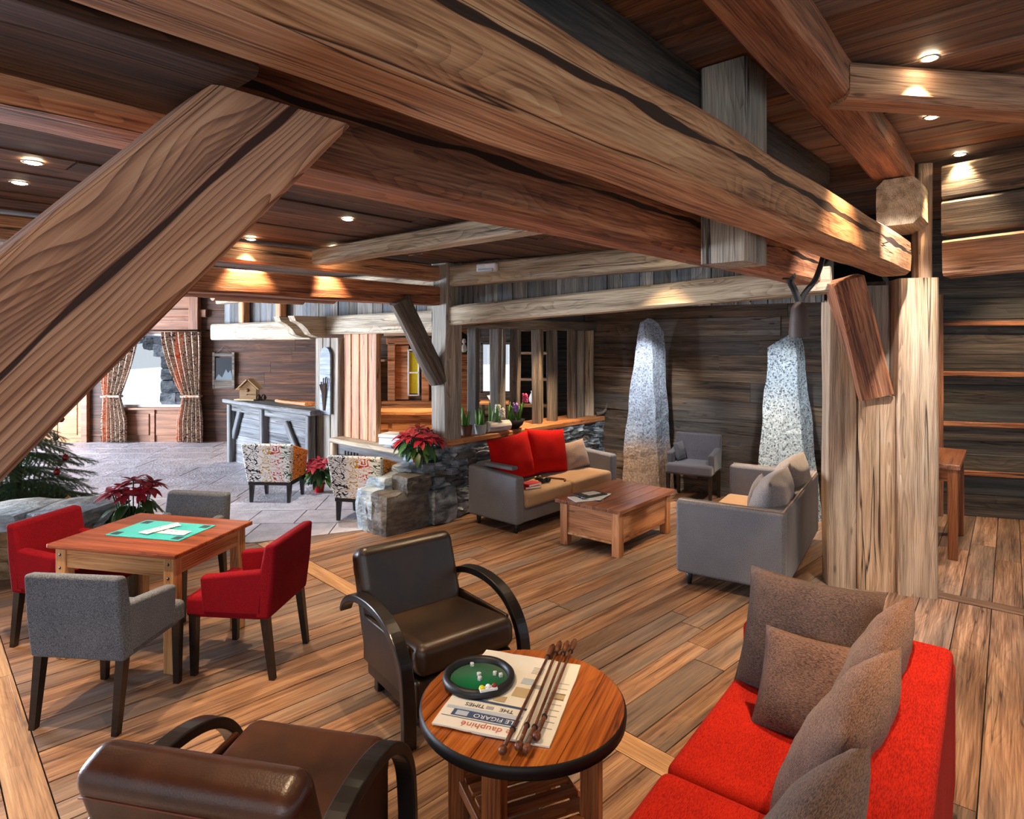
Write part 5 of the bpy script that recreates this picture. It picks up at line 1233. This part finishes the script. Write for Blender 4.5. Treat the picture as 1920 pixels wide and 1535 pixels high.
# ================================================================ curtains
def curtain(label, x0, x1, tie, side):
    """x0..x1 at the head; tie = x range at the tie-back; side -1 left curtain, +1 right"""
    t = thing('curtain', label, 'curtain', (0, 0, 0), 0, 'patterned window curtains')
    n, m = 60, 34; v, f = [], []
    ztop, ztie, zbot = 2.24, 0.95, 0.03
    for j in range(m + 1):
        z = ztop + (zbot - ztop) * j / m
        if z > ztie:
            k = (ztop - z) / (ztop - ztie); k = k ** 1.6
            a, b = x0 + (tie[0] - x0) * k, x1 + (tie[1] - x1) * k
        else:
            k = min(1, (ztie - z) / 0.5); w = 0.12 * k
            a, b = tie[0] - (w if side > 0 else w * 0.4), tie[1] + (w * 0.4 if side > 0 else w)
        for i in range(n + 1):
            u = i / n; v.append((a + (b - a) * u, FY - 0.16 + 0.045 * math.sin(u * math.pi * 2 * 6 + 0.5 * math.sin(z * 3)), z))
    for j in range(m):
        for i in range(n): f.append((j * (n + 1) + i, (j + 1) * (n + 1) + i, (j + 1) * (n + 1) + i + 1, j * (n + 1) + i + 1))
    o = link('drape', mesh_py(v, f, 'drape', True), 'sq_curtain', t)
    sd = o.modifiers.new('thick', 'SOLIDIFY'); sd.thickness = 0.008
    part('tie_back', (abs(tie[1] - tie[0]) + 0.04, 0.14, 0.05), 'sq_curtain', t, ((tie[0] + tie[1]) / 2, FY - 0.16, ztie), r=0.02, seg=3)
    return t
curtain('patterned curtain tied back at the left of the bright window', -8.30, -7.5, (-8.22, -7.86), -1)
curtain('patterned curtain tied back at the right of the bright window', -7.05, -6.24, (-6.62, -6.26), 1)
rd = thing('curtain_rod', 'dark curtain rod above the bright window', 'curtain rod', (0, 0, 0))
link('rod', tube([(-8.45, FY - 0.16, 2.27), (-6.15, FY - 0.16, 2.27)], 0.016, 8), 'dark_wood', rd)
for sx in (-8.42, -6.18): link('bracket', rbox(0.03, 0.16, 0.03, 0, 1), 'dark_wood', rd, (sx, FY - 0.08, 2.27))

# ================================================================ plants
def leafmesh(L, W, fold=0.25, droop=0.25, seg=5):
    v, f = [], []
    for i in range(seg + 1):
        t = i / seg; w = W / 2 * math.sin(math.pi * min(1, t * 0.93 + 0.04)) ** 0.8 * (1 - 0.25 * t)
        z = -droop * L * t * t
        v += [(t * L, -w, z + w * fold), (t * L, 0, z), (t * L, w, z + w * fold)]
    for i in range(seg):
        a = i * 3; f += [(a, a + 3, a + 4, a + 1), (a + 1, a + 4, a + 5, a + 2)]
    return mesh_py(v, f, 'leaf', True)
BR = [leafmesh(0.105, 0.052, 0.3, 0.25), leafmesh(0.085, 0.042, 0.3, 0.15)]
GL = [leafmesh(0.12, 0.06, 0.2, 0.5), leafmesh(0.10, 0.05, 0.2, 0.3)]
def poinsettia(label, x, y, z, R, Hp, pot_h, pot_r, seed, nh=8, sc=1.0):
    t = thing('poinsettia', label, 'potted plant', (x, y, z), 0, 'red poinsettias')
    link('pot', lathe([(pot_r * 0.72, 0), (pot_r * 0.95, pot_h * 0.85), (pot_r * 1.05, pot_h * 0.85), (pot_r * 1.05, pot_h), (pot_r * 0.9, pot_h), (0.0, pot_h * 0.9)], 24, cap=False), 'pot_red', t)
    r_ = random.Random(seed); heads = [(0, 0, Hp)]
    for k in range(nh - 1):
        a = 2 * math.pi * k / (nh - 1) + r_.uniform(-0.2, 0.2); d = R * r_.uniform(0.5, 0.72)
        heads.append((d * math.cos(a), d * math.sin(a), Hp - 0.30 * R * r_.uniform(0.5, 1.4)))
    for hx, hy, hz in heads:
        out = math.atan2(hy, hx)
        link('stem', tube([(hx * 0.15, hy * 0.15, pot_h * 0.9), (hx * 0.7, hy * 0.7, (hz + pot_h) / 2), (hx, hy, hz)], 0.006, 5), 'green_leaf', t)
        tiltv = min(1.0, math.hypot(hx, hy) / R) * 0.6
        base = Matrix.Translation((hx, hy, hz)) @ Matrix.Rotation(out, 4, 'Z') @ Matrix.Rotation(tiltv, 4, 'Y')
        for q in range(9):
            a = 2 * math.pi * q / 9 * 1.0 + r_.uniform(-0.15, 0.15); ring = q % 2
            mm = base @ Matrix.Rotation(a, 4, 'Z') @ Matrix.Rotation(-0.1 - 0.35 * ring + r_.uniform(-0.15, 0.15), 4, 'Y') @ Matrix.Scale(sc * r_.uniform(0.85, 1.2), 4)
            link('bract', BR[ring], 'bract', t, mtx=mm)
    for k in range(42):
        a = 2 * math.pi * k / 42 * 5 + r_.uniform(-0.2, 0.2); d = R * r_.uniform(0.2, 0.75); zz = pot_h + (Hp - pot_h) * r_.uniform(0.1, 0.72)
        mm = Matrix.Translation((d * 0.8 * math.cos(a), d * 0.8 * math.sin(a), zz)) @ Matrix.Rotation(a, 4, 'Z') @ Matrix.Rotation(r_.uniform(0.1, 0.7), 4, 'Y') @ Matrix.Scale(sc * r_.uniform(0.9, 1.3), 4)
        link('leaf', GL[k % 2], ('green_leaf', 'green_leaf', 'fresh_leaf')[k % 3], t, mtx=mm)
    return t
poinsettia('large poinsettia in a red pot on the stone pier', -1.06, 7.14, 0.63, 0.32, 0.42, 0.15, 0.075, 1, 12, 1.4)
poinsettia('small poinsettia on the hall floor between the two patterned chairs', -2.62, 8.55, 0.0, 0.22, 0.44, 0.13, 0.08, 2, 8, 1.2)
poinsettia('poinsettia standing behind the card table beside the rocks', -3.46, 5.75, 0.16, 0.25, 0.62, 0.16, 0.09, 3, 11, 1.25)

# spring flowers on the ledge
def bulbs(name, label, a, b, pot, leaves, flowers, seed):
    t = thing(name, label, 'potted plant', tuple(UV(a, b, 0.925)), 0, 'spring bulbs on the ledge')
    r_ = random.Random(seed)
    if pot == 'log':
        link('log_planter', beam_mesh(0.34, 0.15, 0.14, 5, 0.012, round_=1), 'birch', t, (-0.08, -0.13, 0.07), (0, 0, math.radians(40))); h0, rr = 0.12, 0.11
    elif pot == 'bowl':
        link('bowl', lathe([(0.05, 0), (0.11, 0.05), (0.14, 0.12), (0.13, 0.12), (0.0, 0.09)], 20, cap=False), 'black', t); h0, rr = 0.1, 0.09
    else:
        link('pot', lathe([(0.06, 0), (0.075, 0.12), (0.07, 0.12), (0.0, 0.10)], 18, cap=False), pot, t); h0, rr = 0.1, 0.045
    for k in range(leaves):
        x, y = r_.uniform(-rr, rr), r_.uniform(-rr, rr) * 0.7; H_ = r_.uniform(0.14, 0.26); l = r_.uniform(-0.05, 0.05)
        link('leaf', tube([(x, y, h0), (x + l * 0.4, y, h0 + H_ * 0.6), (x + l, y + 0.02, h0 + H_)], [0.012, 0.014, 0.003], 5), 'fresh_leaf', t)
    for (x, y, z, mt) in flowers:
        link('flower_stem', tube([(x * 0.5, y * 0.5, h0), (x, y, z)], 0.006, 5), 'fresh_leaf', t)
        bm = bmesh.new()
        for q in range(26):
            aa, zz = q * 2.4, -0.05 + 0.1 * q / 26
            bmesh.ops.create_icosphere(bm, subdivisions=1, radius=0.016, matrix=Matrix.Translation((x + 0.026 * math.cos(aa), y + 0.026 * math.sin(aa), z + zz)))
        link('blossom', mesh_of(bm), mt, t)
    return t
bulbs('bulb_pot', 'brown pot of green shoots on the ledge next to the corner post', 5.28, -4.5, 'pot_brown', 9, [], 1)
bulbs('bulb_pot', 'grey pot of green shoots on the ledge, second from the corner post', 5.46, -4.44, 'pot_grey', 7, [], 2)
bulbs('bulb_log', 'white birch log planter with white flowers on the ledge', 5.74, -4.48, 'log', 9, [(0.05, 0, 0.28, 'white_petal'), (0.1, -0.02, 0.24, 'white_petal')], 3)
bulbs('bulb_bowl', 'black bowl of pink and lilac hyacinths on the ledge', 6.1, -4.46, 'bowl', 10, [(0.14, -0.05, 0.40, 'pink'), (0.02, -0.05, 0.28, 'lilac')], 4)
hn = thing('horn', 'dark curved horn on the far end of the ledge', 'decoration', tuple(UV(8.0, -4.40, 0.925)), 0)
link('horn_shell', tube(catmull([(-0.06, 0, 0.03), (0.02, 0, 0.04), (0.08, -0.02, 0.10), (0.10, -0.03, 0.2)], 4), [0.035 - 0.0022 * i for i in range(13)], 8), 'slat', hn)

# stone planter with the fir tree at the left
pl = thing('stone_planter', 'low dry stone planter wall with pale capstones behind the red chair', 'planter', (0, 0, 0))
rg = random.Random(17)
z = 0.0
for row, hgt in enumerate((0.14, 0.12, 0.13)):
    x = -5.6 + 0.1 * row
    while x < -3.85:
        w = rg.uniform(0.24, 0.42)
        link('stone', rockmesh(w * 1.04, 0.3, hgt * 1.1, rg.randint(1, 999), 0.13), 'rock_tan', pl, (x + w / 2, 5.60 + 0.1 * (x + 4.4), z + hgt / 2)); x += w
    z += hgt
for k, (x0, w) in enumerate(((-5.5, 0.62), (-4.86, 0.58), (-4.28, 0.52))):
    link('capstone', rockmesh(w, 0.62, 0.16, 40 + k, 0.09, 3), 'rock', pl, (x0 + w / 2, 5.80 + 0.1 * (x0 + 4.4), 0.465))
link('end_rock', rockmesh(0.34, 0.5, 0.34, 51, 0.14, 3), 'rock', pl, (-3.66, 5.86, 0.26), (0.2, 0.2, 0.3))
link('end_rock', rockmesh(0.4, 0.4, 0.2, 52, 0.14, 3), 'rock_tan', pl, (-3.44, 5.76, 0.075), (0, 0, 0.3))
link('soil', prism([(-6.2, 5.95), (-4.15, 5.95), (-4.6, 7.0), (-6.2, 7.4)], -0.01, 0.3), 'mortar', pl)

def branchmesh(L, seed):
    r_ = random.Random(seed); v, f = [], []
    def quad(p, d, s, w):
        a = len(v); n = s.normalized() * w
        v.extend([tuple(p - n), tuple(p + n), tuple(p + d)]); f.append((a, a + 1, a + 2))
    def twig(p0, dirv, l, dens):
        n = int(l * dens); sx = dirv.cross(Vector((0, 0, 1))).normalized(); up = sx.cross(dirv)
        for i in range(n):
            t = i / n; p = p0 + dirv * (l * t) + Vector((0, 0, -0.10 * l * t * t))
            for q in range(4):
                a = q * math.pi / 2 + r_.uniform(-0.5, 0.5); o = (sx * math.cos(a) + up * math.sin(a))
                quad(p, (dirv * 0.6 + o).normalized() * r_.uniform(0.022, 0.034), dirv.cross(o), 0.0022)
    twig(Vector((0, 0, 0)), Vector((1, 0, 0)), L, 110)
    for k in range(9):
        t = 0.15 + 0.8 * k / 9
        for s in (-1, 1):
            l = (1 - t) * L * 0.55 + 0.07
            twig(Vector((t * L, 0, -0.10 * L * t * t)), Vector((0.75, s * 0.66, -0.12 + r_.uniform(-.1, .1))).normalized(), l, 110)
    return mesh_py(v, f, 'fir_branch')
fir = thing('fir_tree', 'decorated fir tree with red baubles standing behind the stone planter', 'tree', (-5.32, 6.75, 0.28), 0)
link('trunk', lathe([(0.06, 0), (0.045, 1.0), (0.01, 2.1)], 10), 'bark', fir)
BM = [branchmesh(0.8, 1), branchmesh(0.8, 2), branchmesh(0.8, 3)]
rg = random.Random(23)
tips = []
for lev in range(12):
    zl = 0.12 + 0.155 * lev; ln = 0.95 * (1 - lev / 13.0); cnt = max(5, 13 - lev)
    for k in range(cnt):
        a = 2 * math.pi * k / cnt + lev * 0.7 + rg.uniform(-0.15, 0.15); tl = rg.uniform(0.05, 0.35); s = ln / 0.8 * rg.uniform(0.85, 1.1)
        mm = Matrix.Translation((0, 0, zl)) @ Matrix.Rotation(a, 4, 'Z') @ Matrix.Rotation(tl, 4, 'Y') @ Matrix.Scale(s, 4)
        link('branch', BM[(lev + k) % 3], 'fir', fir, mtx=mm); tips.append((mm @ Vector((0.74, 0, -0.10)), a))
bl = 0
for k, (p, a) in enumerate(tips):
    if k % 3 == 0 and math.cos(a) > -0.2:
        bl += 1
        link('bauble', lathe([(0.0, -0.035), (0.02, -0.03), (0.035, 0.0), (0.02, 0.03), (0.006, 0.036), (0.006, 0.046)], 12, cap=False), ('bauble_red', 'bauble_gold')[bl % 4 == 3], fir, tuple(p - Vector((0, 0, 0.05))))

# ================================================================ recessed spotlights
def spot(x, y, z, label, power=60, size=80, blend=0.6, color=(1.0, 0.70, 0.42), tilt=(0, 0)):
    t = thing('recessed_spotlight', label, 'spotlight', (x, y, z), group='recessed ceiling spotlights')
    link('trim_ring', lathe([(0.05, 0), (0.05, -0.005), (0.038, -0.006), (0.037, 0)], 20, cap=False), 'chrome', t)
    link('bulb', lathe([(0.0, -0.010), (0.026, -0.009), (0.036, -0.004), (0.036, 0)], 16, cap=False), 'bulb', t)
    d = bpy.data.lights.new('spot_beam', 'SPOT'); d.energy = power * 2.9; d.spot_size = math.radians(size); d.spot_blend = blend; d.color = color; d.shadow_soft_size = 0.03
    o = bpy.data.objects.new('spot_beam', d); COL.objects.link(o); o.parent = t; o.location = (0, 0, -0.02); o.rotation_euler = (math.radians(tilt[0]), math.radians(tilt[1]), 0)
    return t
ZL, ZR, ZA = 2.945, 3.495, 2.525
for x, y, z, lab, pw in (
    (-2.39, 3.14, ZL, 'upper of the two glowing spotlights at the far left', 60),
    (-2.77, 3.54, ZL, 'lower of the two glowing spotlights at the far left', 60),
    (-2.28, 5.5, ZL, 'glowing spotlight beside the large diagonal brace', 60),
    (-1.71, 6.05, ZL, 'glowing spotlight next to the whitish grey beam', 60),
    (2.13, 3.21, ZR, 'large glowing spotlight above the short cross beam at top right', 120),
    (3.46, 4.86, ZR, 'glowing spotlight at right above the rightmost post', 40),
    (-1.2, 4.6, ZL, 'added spotlight above the red chair', 40),  # added unseen lamps from here to the front armchair, brightening floor and seats
    (0.4, 4.4, ZL, 'added spotlight over the middle of the plank floor', 34),
    (1.3, 5.6, ZL, 'added spotlight over the coffee table', 40),
    (0.9, 2.6, ZR, 'added spotlight over the round table', 85),
    (1.9, 1.6, ZR, 'added spotlight over the red sofa', 70),
    (-0.9, 2.3, ZL, 'added spotlight over the leather armchair in front', 34),
    (0.6, 8.2, ZA, 'alcove spotlight above the red cushions', 75),
    (2.6, 6.6, ZA, 'alcove spotlight above the grey sofa', 75),
    (4.6, 6.2, ZR, 'spotlight in front of the dark battened wall', 70),
    (5.6, 6.6, ZR, 'spotlight further along the dark battened wall', 70),
    (-4.3, 11.9, ZL, 'added spotlight behind the reception desk', 50),  # added unseen lamps again, for the reception, back room and tree
    (-2.0, 9.6, ZL, 'added spotlight above the counter room', 120),
    (-0.6, 9.8, ZL, 'added spotlight behind the slatted screen', 110),
    (-5.2, 7.0, ZL, 'added spotlight above the fir tree', 40)):
    spot(x, y, z, lab, pw)
for x, y, z, lab, pw, tl in (
    (-2.6, 7.6, ZL, 'added whiter spotlight above the patterned chairs', 60, (0, 0)),  # added neutral lamp, brightens the stone hall floor
    (1.55, 7.75, ZA, 'whiter alcove spotlight aimed at the left monolith', 60, (28, -8)),
    (2.75, 6.35, ZA, 'whiter alcove spotlight aimed at the right monolith', 42, (28, -10)),
    (2.7, 4.05, ZR, 'whiter spotlight aimed at the pale posts', 130, (30, -2))):
    spot(x, y, z, lab, pw, 70, 0.7, (0.95, 0.93, 0.92), tl)
